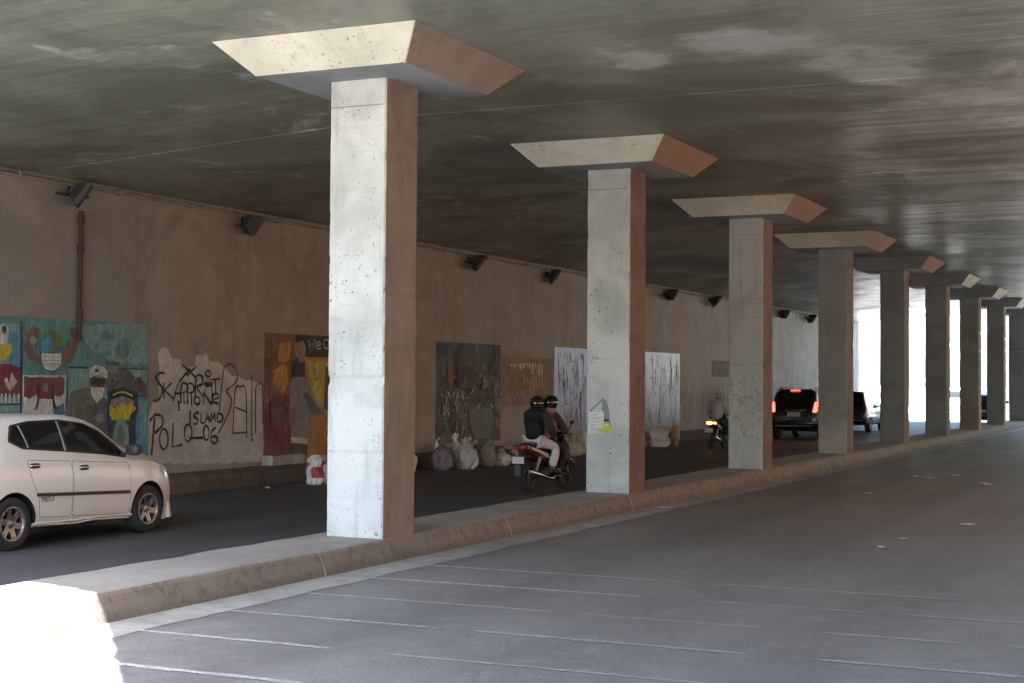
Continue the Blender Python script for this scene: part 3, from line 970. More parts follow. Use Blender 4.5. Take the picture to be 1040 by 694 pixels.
# --- mural 3: dark crowded scene
Cc = Painting()
a, b = P(443, 347), P(508, 449)
Cc.panel(a[0], .46, b[0], 2.95, 'p_dgrey')
random.seed(11)
W3 = b[0] - a[0]
for k in range(40):
    c = z5_(random.uniform(60, 450), random.uniform(60, 660))
    Cc.oval(c, random.uniform(.06, .26), random.uniform(.08, .3), random.choice(['p_dgrey', 'p_grey', 'p_umber', 'p_sagegrey', 'p_dgrey', 'p_umber']), .12)
Cc.rect(z5_(55, 60), z5_(110, 140), 'p_navy')
Cc.oval(z5_(135, 260), .15, .36, 'p_rust', .03)
Cc.poly(zz(z5_, [(175, 210), (270, 190), (280, 310), (190, 330)]), 'p_umber', .08)
Cc.layer += 1
for k in range(60):
    x, y = random.uniform(70, 245), random.uniform(340, 590)
    Cc.stroke(zz(z5_, [(x, y), (x + random.uniform(-10, 10), y + random.uniform(15, 35)), (x + random.uniform(-14, 14), y + random.uniform(35, 80))]), random.uniform(.015, .045), random.choice(['p_pink', 'p_umber', 'p_grey', 'p_dgrey', 'p_redbrown', 'p_cream']))
Cc.layer += 1
Cc.poly(zz(z5_, [(255, 480), (400, 460), (415, 560), (380, 660), (290, 670), (255, 560)]), 'p_sagegrey', .03)
Cc.layer += 1
for k in range(95):
    x, y = random.uniform(150, 455), random.uniform(180, 470)
    pts = [(x, y)]
    for q in range(2): pts.append((pts[-1][0] + random.uniform(-11, 11), pts[-1][1] + random.uniform(-4, 24)))
    Cc.stroke(zz(z5_, pts), random.uniform(.01, .035), random.choice(['p_white', 'p_grey', 'p_ink', 'p_ink', 'p_dgrey', 'p_cream', 'p_umber', 'p_ink']))
for k in range(15):
    x = 120 + k * 22
    Cc.stroke(zz(z5_, [(x, 70 + random.uniform(0, 20)), (x + 3, 150 + random.uniform(0, 40))]), .012, random.choice(['p_grey', 'p_sagegrey']))
Cc.oval(z5_(235, 655), .12, .12, 'p_rust', .03)
Cc.build('mural', 'dark grey mural crowded with painted figures and a barrel')

# --- later coats of drip paint and plain patches
def streaky(D, y0, z0, y1, z1, cols, n, seed):
    rnd = random.Random(seed)
    D.layer = 3
    for k in range(n):
        y, z = rnd.uniform(y0 + .1, y1 - .1), rnd.uniform(z0 + .25, z1 - .05)
        L = rnd.uniform(.08, .55) * (1 if rnd.random() < .8 else 2)
        D.stroke([(y, z), (y + rnd.uniform(-.03, .03), max(z0 + .03, z - L * .5)), (y + rnd.uniform(-.05, .05), max(z0 + .02, z - L))], rnd.uniform(.008, .028), rnd.choice(cols))
    for k in range(n // 7):
        y, z = rnd.uniform(y0 + .3, y1 - .4), rnd.uniform(z0 + .4, z1 - .25)
        D.stroke([(y, z), (y + rnd.uniform(.05, .2), z + rnd.uniform(-.15, .2)), (y + rnd.uniform(.1, .3), z + rnd.uniform(-.2, .1))], rnd.uniform(.012, .03), rnd.choice(cols))


D = Painting(); a, b = P(563, 353), P(597, 440); D.panel(a[0], .5, 28.2, 2.98, 'drip_lilac')
streaky(D, a[0], .5, 28.2, 2.98, ['p_grey', 'p_dgrey', 'p_purple', 'p_navy', 'p_white', 'p_purple'], 150, 3)
D.build('paint_panel', 'lilac white panel of dripping paint')
D = Painting(); a, b = P(656, 358), P(690, 432); D.panel(31.4, .5, b[0], 3.0, 'drip_blue')
streaky(D, 31.4, .5, b[0], 3.0, ['p_grey', 'p_white', 'p_skyb', 'p_grey', 'p_purple', 'p_white'], 150, 4)
D.build('paint_panel', 'pale blue panel of dripping paint')
G = Painting(.004); G.layer = 1
rnd = random.Random(9)
for k in range(170):
    y = rnd.uniform(35.7, 43.5); z = .5 + abs(rnd.gauss(0, .62)); L = rnd.uniform(.1, .6)
    G.stroke([(y, z + L), (y + rnd.uniform(-.04, .04), z + L * .5), (y + rnd.uniform(-.05, .05), max(.4, z))], rnd.uniform(.012, .05), rnd.choice(['p_white', 'p_cream', 'p_white', 'p_purple', 'p_grey']))
G.build('graffiti', 'pale splashes and drips low on the wall')
D = Painting(); a, b = P(723, 366), P(742, 379); D.panel(a[0], a[1] - .62, b[0], a[1], 'p_dgrey'); D.build('paint_panel', 'small dark grey painted rectangle')
D = Painting(.004); a, b = P(509, 367), P(560, 440); D.panel(21.05, 1.35, 24.4, 2.66, 'patch_tan'); D.build('paint_patch', 'tan repainted patch with pale scribbles')
G = Painting(.007)
G.layer = 2
random.seed(21)
for k in range(11):
    x = 518 + k * 3.1
    h = random.uniform(3, 11) * (1.3 if k > 6 else .8)
    G.poly([P(x, 369 + random.uniform(0, 2)), P(x + 2.0, 369), P(x + 1.9, 369 + h), P(x + .3, 369 + h * .8)], 'p_white', .02, up=False)
for k in range(7):
    x = 532 + k * 3.0
    G.stroke([P(x, 384 + random.uniform(-2, 3)), P(x + .5, 391 + random.uniform(-2, 5))], .03, 'p_cream')
pts = [P(515, 406)]
for k in range(13): pts.append(P(516 + k * 2.2, 405 - k * .6 + (4 if k % 2 else -4)))
G.stroke(pts, .035, 'p_purple')
G.stroke([P(509, 385), P(513, 380), P(515, 386), P(518, 378)], .04, 'p_purple')
G.build('graffiti', 'white and purple scribbles')

D = Painting(.003)
D.layer = 1
D.poly(zz(z3_, [(120, 40), (150, 22), (178, 27), (185, 55), (205, 88), (250, 85), (258, 132), (338, 130), (340, 60), (388, 66), (402, 48), (420, 98), (470, 100), (500, 135), (560, 180), (735, 240), (735, 690), (400, 700), (60, 700), (50, 560), (62, 420), (90, 330), (122, 320), (124, 150)]), 'whitewash', .05)
D.build('whitewash_patch', 'ragged whitewashed patch under black graffiti')

G = Painting(.006)
G.layer = 2
w = .029
S_ = [[(155, 170), (125, 168), (105, 195), (120, 225), (140, 255), (140, 290), (120, 325), (88, 332)],
      [(150, 225), (152, 320)], [(195, 225), (155, 270), (205, 315)],
      [(205, 335), (235, 225), (252, 332)], [(212, 290), (248, 285)],
      [(250, 348), (256, 235), (285, 235), (290, 268), (258, 286)],
      [(290, 352), (290, 240), (320, 235), (325, 275), (295, 286)],
      [(335, 312), (340, 192), (374, 186), (376, 232), (345, 250), (385, 312)],
      [(385, 312), (412, 160), (442, 312)], [(395, 245), (436, 240)],
      [(424, 207), (482, 203)], [(452, 205), (456, 300)],
      [(240, 222), (300, 143), (346, 215)], [(262, 120), (336, 192)], [(342, 130), (284, 182)],
      ring((412, 172), 17, 18), [(385, 230), (440, 228)],
      ring((346, 330), 17, 22), [(385, 352), (385, 286), (430, 350), (433, 284)],
      [(440, 322), (472, 312), (460, 286), (440, 302), (440, 336), (472, 348)],
      [(237, 330), (240, 392)], [(268, 290), (270, 350)], [(312, 280), (314, 362)],
      [(305, 388), (305, 472)], [(357, 400), (335, 405), (330, 425), (350, 440), (346, 464), (324, 468)],
      [(371, 400), (368, 460), (392, 462)], [(394, 458), (406, 405), (421, 456)], [(398, 437), (416, 436)],
      [(425, 456), (431, 405), (440, 440), (449, 405), (455, 455)], [(466, 458), (468, 405), (496, 420), (492, 448), (466, 458)],
      [(78, 650), (96, 430)], [(68, 450), (100, 414), (140, 425), (142, 475), (96, 522)],
      ring((150, 556), 25, 60), [(206, 458), (200, 602), (262, 588)], ring((294, 520), 22, 50), [(300, 551), (382, 548)],
      ring((400, 520), 16, 42), [(458, 488), (432, 510), (428, 560), (448, 582), (466, 562), (456, 540), (430, 546)]]
for st in S_: G.stroke(zz(z3_, st), w if len(st) < 12 else w * .9, 'black_spray', len(st) > 3)
for st in [[(500, 140), (540, 114), (580, 160), (574, 220), (514, 272)], [(502, 150), (484, 300), (478, 392)], [(514, 272), (546, 322), (532, 402), (470, 522)],
           [(736, 236), (772, 232), (775, 470)]]:
    G.stroke(zz(z3_, st), .03, 'faint_spray')
for st in [[(556, 522), (570, 272), (600, 250), (632, 272), (638, 552)], [(556, 522), (638, 516)], [(570, 368), (634, 396)], [(668, 180), (666, 545)], [(664, 556), (676, 566)],
           [(690, 522), (690, 272), (702, 242), (730, 242), (732, 472)]]:
    G.stroke(zz(z3_, st), .022, 'black_spray', len(st) > 3)
G.build('graffiti', 'black sprayed handwriting')

# ------------------------------------------------------------------ pillars
SP = 7.742
def pillar(i, y, front, side, cap_front, cap_side, label, zwear):
    t = empty('pillar', (0, y, .25), 0, label, 'pillar', 'concrete pillars standing in a row on the median')
    t['kind'] = 'thing'
    hw, hl, c = .363, .3745, .018
    pts = [(-hw + c, -hl), (hw - c, -hl), (hw, -hl + c), (hw, hl - c), (hw - c, hl), (-hw + c, hl), (-hw, hl - c), (-hw, -hl + c)]
    mi = [0, 0, 1, 1, 2, 2, 2, 0]
    s = MB()
    H = 5.115
    zs = [-.02] + [H * k / 110 for k in range(1, 111)]
    n = len(pts)
    rings = []
    for z in zs:
        row = []
        for q_, (x, yy) in enumerate(pts):
            e1, e2 = noise.noise((z * 2.5, i * 7.3, q_ // 2)), noise.noise((z * 14, i * 7.3 + 4, q_))
            ch = max(0, noise.noise((z * 6, i * 3.1 + 9, q_ // 2 * 5)) - .28) * .06 + .004 * e2 + .003 * e1
            row.append((x - math.copysign(ch, x), yy - math.copysign(ch, yy) * (0 if z > H - .05 else 1), z))
        rings.append(row)
    vs = [p for r in rings for p in r]
    for j in range(n):
        s.add(vs, [], 0)
        break
    for k in range(len(zs) - 1):
        for j in range(n):
            a_, b_ = k * n + j, k * n + (j + 1) % n
            s.f.append((a_, b_, b_ + n, a_ + n)); s.mi.append(mi[j]); s.sm.append(False)
    shaft = s.build('shaft', [front, side, M['col_grey']], t)
    q = MB()
    wb, lb, wt, lt, h = .946, 1.0, 1.269, 1.382, .3336
    z0 = 5.115
    def rg(w_, l_, z, cc=.012): return [(-w_ + cc, -l_, z), (w_ - cc, -l_, z), (w_, -l_ + cc, z), (w_, l_ - cc, z), (w_ - cc, l_, z), (-w_ + cc, l_, z), (-w_, l_ - cc, z), (-w_, -l_ + cc, z)]
    rr = [rg(wb, lb, z0), rg(wt, lt, z0 + h)]
    vs = rr[0] + rr[1]
    q.add(vs, [], 0)
    cm = [0, 0, 1, 1, 2, 2, 2, 0]
    for j in range(8):
        q.f.append((j, (j + 1) % 8, (j + 1) % 8 + 8, j + 8)); q.mi.append(cm[j]); q.sm.append(False)
    q.f.append(tuple(range(8))); q.mi.append(2); q.sm.append(False)
    q.build('capital', [cap_front, cap_side, M['col_grey']], t)
    # form-joint line near the top and a little mortar heap round the foot
    if i < 4:
        e = MB()
        zj = 5.115 - .30 - .02 * i
        e.box((-hw + .01, -hl - .004, zj), (hw - .03, -hl + .01, zj + .012))
        e.build('joint', M['col_grey'], t)
    return t


labels = ['pale concrete pillar standing nearest the camera beside the white hatchback, brightest lit front',
          'second pillar from the near end, with a torn paper notice pasted on its front',
          'third pillar from the near end, front smeared with black grime and white scratches',
          'fourth pillar from the near end, dull grey with pale patches near its foot',
          'fifth pillar from the near end, plain grey, just right of the dark van',
          'sixth pillar from the near end, slim grey, before the far bright opening',
          'seventh pillar from the near end, with a rusty brown lower half',
          'eighth pillar from the near end, in front of the parked dark blue car',
          'ninth and farthest visible pillar, at the right edge of the photo']
fr = ['col_front', 'col_front', 'col_front_dim_grimy', 'col_front_patch2'] + ['col_front_patch', 'col_grey', 'col_rusty', 'col_grey', 'col_grey']  # fronts coloured darker and cooler down the row as daylight falls off
cs = ['bounce_brown'] + ['bounce_cap'] * 3 + ['bounce_cap', 'cap_cream', 'cap_cream', 'cap_cream', 'cap_cream']  # far cap sides coloured cream for the brighter light there
sd = ['bounce_brown'] + ['bounce_deep'] * 5 + ['bounce_brown', 'bounce_cap', 'bounce_cap']
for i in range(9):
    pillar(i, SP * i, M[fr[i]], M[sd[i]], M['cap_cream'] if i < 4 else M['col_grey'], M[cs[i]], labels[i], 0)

# pasted notice on the second pillar
FY = SP - .3745
def pn(zx, zy): return on_y(580 + zx / 11.56, 390 + zy / 11.56, FY)
nt_ = MB()
def npoly(pts, lay, mi):
    q = [pn(*p) for p in pts]
    y = FY - .004 - .0015 * lay
    nt_.add([(x, y, z) for x, z in q], [tuple(range(len(q)))], mi)
    nn = len(q)
    nt_.add([(x, y, z) for x, z in q] + [(x, FY + .002, z) for x, z in q], [(k, (k + 1) % nn, (k + 1) % nn + nn, k + nn) for k in range(nn)], mi)
npoly([(205, 330), (300, 322), (385, 330), (385, 450), (380, 578), (290, 572), (205, 578), (212, 460)], 0, 0)
npoly([(215, 316), (375, 165), (392, 178), (225, 334)], 1, 1)
npoly([(372, 168), (412, 190), (440, 290), (462, 500), (440, 500), (385, 440), (386, 330), (362, 300)], 2, 1)
npoly([(378, 440), (446, 452), (462, 510), (505, 545), (498, 572), (320, 572), (322, 528), (378, 520)], 3, 2)
npoly([(388, 408), (445, 425), (445, 445), (386, 438)], 4, 3)
npoly([(384, 470), (440, 476), (438, 492), (384, 488)], 4, 0)
for zy in (360, 400, 440, 480, 520, 545):
    npoly([(228, zy), (300 + (zy * 7) % 60, zy - 2), (300 + (zy * 7) % 60, zy + 5), (228, zy + 6)], 1, 4)
nt_ = nt_.build('paper_notice', [M['paper'], M['tape_grey'], M['lime'], M['seam'], M['p_grey']])
tag(nt_, 'torn white and lime green paper notice pasted on the second pillar', 'notice')

# ------------------------------------------------------------------ wall floodlights and pipes
def floodlight_proto():
    t = empty('floodlight', (0, 0, 0))
    T = Matrix.Rotation(R_(38), 4, 'Z') @ Matrix.Rotation(R_(34), 4, 'Y')
    T = Matrix.Translation((.30, 0, 0)) @ T
    h = MB()
    # tapering housing, deep behind the glass
    fr_, bk = .24, .13
    r1 = [T @ Vector((.0, y, z)) for y, z in ((-fr_, -.2), (fr_, -.2), (fr_, .2), (-fr_, .2))]
    r2 = [T @ Vector((-.05, y, z)) for y, z in ((-fr_, -.2), (fr_, -.2), (fr_, .2), (-fr_, .2))]
    r3 = [T @ Vector((-.19, y, z)) for y, z in ((-bk, -.11), (bk, -.11), (bk, .11), (-bk, .11))]
    h.rings([r1, r2, r3], 0, False)
    for k in range(5):
        y = -.11 + .055 * k
        h.box((-.22, y - .006, -.09), (-.15, y + .006, .09), 0, T)
    hs = h.build('housing', M['lamp_body'], t)
    g = MB().box((.002, -.19, -.15), (.012, .19, .15), 0, T)
    g.build('glass', M['lamp_glass'], t)
    f = MB()
    for a_, b_ in (((0, -.245, -.205), (.025, .245, -.152)), ((0, -.245, .152), (.025, .245, .205)), ((0, -.245, -.151), (.025, -.192, .151)), ((0, .192, -.151), (.025, .245, .151))):
        f.box(a_, b_, 0, T)
    f.build('bezel', M['lamp_body'], t)
    b = MB()
    b.tube([(.005, -.30, .02), (.24, -.29, .0)], .016, 6); b.tube([(.005, .30, .02), (.24, .20, .0)], .016, 6)
    b.tube([(.012, -.32, .02), (.012, .32, .02)], .02, 6)
    b.bbox((.02, 0, .1), (.06, .14, .12), .01)
    b.build('bracket', M['lamp_body'], t)
    return t


fl = floodlight_proto()
flab = ['floodlight on the left wall above the rusty downpipe, nearest the camera', 'floodlight on the left wall above the gap between graffiti and orange mural',
        'floodlight on the left wall just above the dark crowded mural', 'floodlight on the wall above the lilac dripping paint panel',
        'floodlight on the wall just right of the second pillar, above the pale blue panel', 'floodlight with a bright rim on the wall just left of the third pillar',
        'floodlight on the grey wall just right of the third pillar', 'farthest floodlight on the wall, just left of the fourth pillar',
        'hidden one', 'hidden two', 'hidden three']
for i, (yy, dz, ry) in enumerate(((4.4, .0, 0), (9.21, -.02, 9), (19.08, -.02, 0), (23.95, -.06, -7), (33.91, 0, 5), (39.04, .02, -4), (48.76, -.02, 6), (53.63, -.03, 0))):
    o = fl if i == 0 else copy_tree(fl)
    o.location = (WX, yy, 4.97 + dz)
    o.rotation_euler = (R_(ry), 0, R_(ry * 1.5))
    tag(o, flab[i], 'floodlight', 'floodlights along the top of the left wall')

pp = MB()
y = 4.64
pp.tube([(WX + .05, y, 4.76), (WX + .05, y + .01, 4.2), (WX + .05, y - .005, 3.4), (WX + .045, y, 2.62)], .038, 8)
for z in (4.62, 4.13, 3.05): pp.tube([(WX + .05, y, z - .07), (WX + .05, y, z + .07)], .056, 8)
tag(pp.build('downpipe', M['rust']), 'rusty brown downpipe below the nearest floodlight, running to the teal mural', 'pipe')
cp = MB()
pts = [(WX + .055, yy, 5.17 + .012 * noise.noise((yy * .7, 0, 0))) for yy in np.arange(-4.5, 64.8, 1.2)]
cp.tube(pts, .035, 6)
for yy in np.arange(-4, 64, 2.4): cp.box((WX, yy - .02, 5.12), (WX + .1, yy + .02, 5.22))
tag(cp.build('cable_conduit', M['pipe_grey']), 'pale conduit running along the top edge of the left wall', 'conduit')


# ------------------------------------------------------------------ vehicles
def pchip(xs, ys, q):
    xs, ys, q = np.array(xs, float), np.array(ys, float), np.array(q, float)
    h = np.diff(xs); dl = np.diff(ys) / h
    dv = np.zeros_like(ys)
    for i in range(1, len(xs) - 1):
        if dl[i - 1] * dl[i] > 0:
            w1, w2 = 2 * h[i] + h[i - 1], h[i] + 2 * h[i - 1]
            dv[i] = (w1 + w2) / (w1 / dl[i - 1] + w2 / dl[i])
    dv[0], dv[-1] = dl[0], dl[-1]
    k = np.clip(np.searchsorted(xs, q) - 1, 0, len(h) - 1)
    t = (q - xs[k]) / h[k]
    return ((1 + 2 * t) * (1 - t) ** 2 * ys[k] + t * (1 - t) ** 2 * h[k] * dv[k] + t * t * (3 - 2 * t) * ys[k + 1] + t * t * (t - 1) * h[k] * dv[k + 1])


def car_shell(st, n=72):
    """st: rows (y, roof/hood z, shoulder z, half width, half width at top, bottom z)"""
    st = np.array(st)
    y0, y1 = st[0, 0], st[-1, 0]
    u = np.linspace(0, 1, n)
    q = y0 + (y1 - y0) * (u - .11 * np.sin(2 * math.pi * u) / 1.0 * .9)      # denser at the ends
    q = np.clip(q, y0, y1)
    zt, zs, hw, ht, zb = [pchip(st[:, 0], st[:, k], q) for k in range(1, 6)]
    mb = MB()
    rings = []
    for i in range(n):
        H, S, W, T, B = zt[i], zs[i], hw[i], ht[i], zb[i]
        g = H - S
        dr = min(.075, g * .45)
        half = [(0, B), (W * .55, B), (W * .88, B + .015), (W * .965, B + .075), (W * .99, B + .2 * (S - B)), (W, B + .42 * (S - B)), (W * .998, B + .62 * (S - B)), (W * .985, B + .82 * (S - B)), (W * .955, S),
                (W * .945 + (T - W * .945) * .08, S + (g - dr) * .10), (W * .945 + (T - W * .945) * .36, S + (g - dr) * .42), (W * .945 + (T - W * .945) * .70, S + (g - dr) * .76), (T, H - dr), (T * .93, H - dr * .42), (T * .78, H - dr * .14), (T * .45, H - .004), (0, H)]
        rings.append([(x, q[i], z) for x, z in half] + [(-x, q[i], z) for x, z in half[-2:0:-1]])
    mb.rings(rings, 0, True, True)
    return mb


def bvh_of(mb):
    return BVHTree.FromPolygons([Vector(v) for v in mb.v], mb.f)


def decal(bvh, poly, mode, off=.004, sp=.07, inset=.012):
    """a thin shell following the bodywork: outline in side view (y,z) for 'r'/'l', or rear/front view (x,z) for 'b'/'f', or plan (x,y) for 't'"""
    bm = bmesh.new()
    vs = [bm.verts.new((a_, b_, 0)) for a_, b_ in poly]
    bm.faces.new(vs)
    a0, a1 = min(p[0] for p in poly), max(p[0] for p in poly)
    b0, b1 = min(p[1] for p in poly), max(p[1] for p in poly)
    for lo, hi, ax in ((a0, a1, 0), (b0, b1, 1)):
        k = int((hi - lo) / sp)
        for i in range(1, k + 1):
            c = lo + (hi - lo) * i / (k + 1)
            no = (1, 0, 0) if ax == 0 else (0, 1, 0)
            co = (c, 0, 0) if ax == 0 else (0, c, 0)
            bmesh.ops.bisect_plane(bm, geom=bm.verts[:] + bm.edges[:] + bm.faces[:], plane_co=co, plane_no=no)
    bound = set(v for e in bm.edges if e.is_boundary for v in e.verts)
    def cast(a_, b_):
        if mode == 'r': o_, d_ = Vector((4, a_, b_)), Vector((-1, 0, 0))
        elif mode == 'l': o_, d_ = Vector((-4, a_, b_)), Vector((1, 0, 0))
        elif mode == 'b': o_, d_ = Vector((a_, -6, b_)), Vector((0, 1, 0))
        elif mode == 'f': o_, d_ = Vector((a_, 9, b_)), Vector((0, -1, 0))
        else: o_, d_ = Vector((a_, b_, 5)), Vector((0, 0, -1))
        h = bvh.ray_cast(o_, d_)
        if h[0] is None:
            mid = {'r': (1, a_, b_), 'l': (-1, a_, b_), 'b': (a_, -1, b_), 'f': (a_, 4, b_), 't': (a_, b_, 1.5)}[mode]
            h = bvh.find_nearest(Vector(mid))
        nrm = h[1]
        if nrm.dot(d_) > 0: nrm = -nrm
        return h[0], nrm
    new = {}
    for v in bm.verts: new[v] = cast(v.co.x, v.co.y)
    bnd_e = [e for e in bm.edges if e.is_boundary]
    mb = MB()
    bm.verts.index_update()
    top = [new[v][0] + new[v][1] * off for v in bm.verts]
    mb.add(top, [tuple(v.index for v in f.verts) for f in bm.faces], 0, True)
    base = len(mb.v)
    idx = {}
    for v in bound:
        idx[v] = len(mb.v)
        mb.v.append(tuple(new[v][0] - new[v][1] * .006))
        mb.v.append(tuple(new[v][0] + new[v][1] * off))
    for e in bnd_e:
        a_, b_ = e.verts
        mb.f.append((idx[a_] + 1, idx[b_] + 1, idx[b_], idx[a_])); mb.mi.append(0); mb.sm.append(False)
    bm.free()
    return mb


def flip(poly): return poly


def grow(poly, k):
    cx = sum(p[0] for p in poly) / len(poly); cy = sum(p[1] for p in poly) / len(poly)
    out = []
    n = len(poly)
    for i in range(n):
        a_, b_, c_ = Vector(poly[i - 1]), Vector(poly[i]), Vector(poly[(i + 1) % n])
        d1, d2 = (b_ - a_).normalized(), (c_ - b_).normalized()
        n1, n2 = Vector((d1.y, -d1.x)), Vector((d2.y, -d2.x))
        nn = n1 + n2
        if nn.length < 1e-4: nn = n1
        nn.normalize()
        nn /= max(.5, nn.dot(n1))
        if nn.dot(b_ - Vector((cx, cy))) < 0: nn = -nn
        out.append(tuple(b_ + nn * k))
    return out


def rounded(poly, r=.04, n=4):
    out = []
    m_ = len(poly)
    for i in range(m_):
        a_, b_, c_ = Vector(poly[i - 1]), Vector(poly[i]), Vector(poly[(i + 1) % m_])
        d1, d2 = (a_ - b_), (c_ - b_)
        r1 = min(r, d1.length * .45); r2 = min(r, d2.length * .45)
        p0, p2 = b_ + d1.normalized() * r1, b_ + d2.normalized() * r2
        for k in range(n + 1):
            t = k / n
            out.append(tuple((1 - t) ** 2 * p0 + 2 * t * (1 - t) * b_ + t * t * p2))
    return out


def arches(shell, spots, r, mats):
    """cut wheel arches out of a car shell, dark wells inside"""
    o = shell.build('body', mats)
    cut = MB()
    for y, z in spots:
        for s_ in (-1, 1):
            n = 40
            r1 = [(s_ * 1.3, y + r * math.cos(2 * math.pi * k / n), z + r * math.sin(2 * math.pi * k / n)) for k in range(n)]
            r2 = [(s_ * .50, p[1], p[2]) for p in r1]
            cut.rings([r1, r2], 1, True)
    c = cut.build('cutter', mats)
    md = o.modifiers.new('b', 'BOOLEAN'); md.operation = 'DIFFERENCE'; md.object = c; md.solver = 'EXACT'
    bpy.context.view_layer.update()
    dg = bpy.context.evaluated_depsgraph_get()
    me = bpy.data.meshes.new_from_object(o.evaluated_get(dg))
    o.modifiers.clear()
    o.data = me
    bpy.data.objects.remove(c)
    for p in me.polygons:
        p.use_smooth = True
    # keep the arch lip crisp
    me.set_sharp_from_angle(angle=R_(38))
    return o


def make_wheel(parent, x, y, z, r, w, spokes, rim_mat, side, steel=False):
    hub = MB()
    hub.lathe_x([(.001, 0), (.05, 0), (.055, -.02 * side), (.13, -.03 * side), (.13, -.09 * side), (.001, -.09 * side)], 20)
    hub = hub.build('wheel', M['steel'], parent)
    hub.location = (x, y, z)
    t = MB()
    h = w / 2
    rr = r * .66
    t.lathe_x([(rr - .012, -h * .82), (rr, -h * .9), (r * .82, -h), (r * .955, -h * .9), (r * .995, -h * .66), (r, -h * .3), (r, h * .3), (r * .995, h * .66), (r * .955, h * .9), (r * .82, h), (rr, h * .9), (rr - .012, h * .82)], 40)
    t.build('tyre', M['rubber'], hub)
    q = MB()
    q.lathe_x([(rr + .004, h * .86 * side), (rr - .018, h * .95 * side), (rr - .03, h * .7 * side), (rr - .04, -h * .8 * side), (rr, -h * .8 * side)], 36)
    for k in range(spokes):
        for dv in ((-.16, .16) if spokes < 7 else (0,)):
            a_ = 2 * math.pi * k / spokes + .26
            T = Matrix.Rotation(a_, 4, 'X')
            wd = .009 if spokes < 7 else .02
            q.add([T @ Vector(p) for p in ((side * h * .50, -.03 + dv * .06, .04), (side * h * .50, .03 + dv * .06, .04), (side * h * .78, wd + dv * .13 * rr / .2, rr - .025), (side * h * .78, -wd + dv * .13 * rr / .2, rr - .025),
                                           (side * h * .25, -.03 + dv * .06, .04), (side * h * .25, .03 + dv * .06, .04), (side * h * .5, wd + dv * .13 * rr / .2, rr - .025), (side * h * .5, -wd + dv * .13 * rr / .2, rr - .025))],
                  [(0, 1, 2, 3), (4, 7, 6, 5), (0, 3, 7, 4), (1, 5, 6, 2), (0, 4, 5, 1), (3, 2, 6, 7)], 0)
    q.lathe_x([(.001, h * .6 * side), (.03, h * .6 * side), (.058, h * .5 * side), (.06, h * .2 * side), (.001, h * .2 * side)], 18)
    q.build('rim', rim_mat, hub)
    return hub


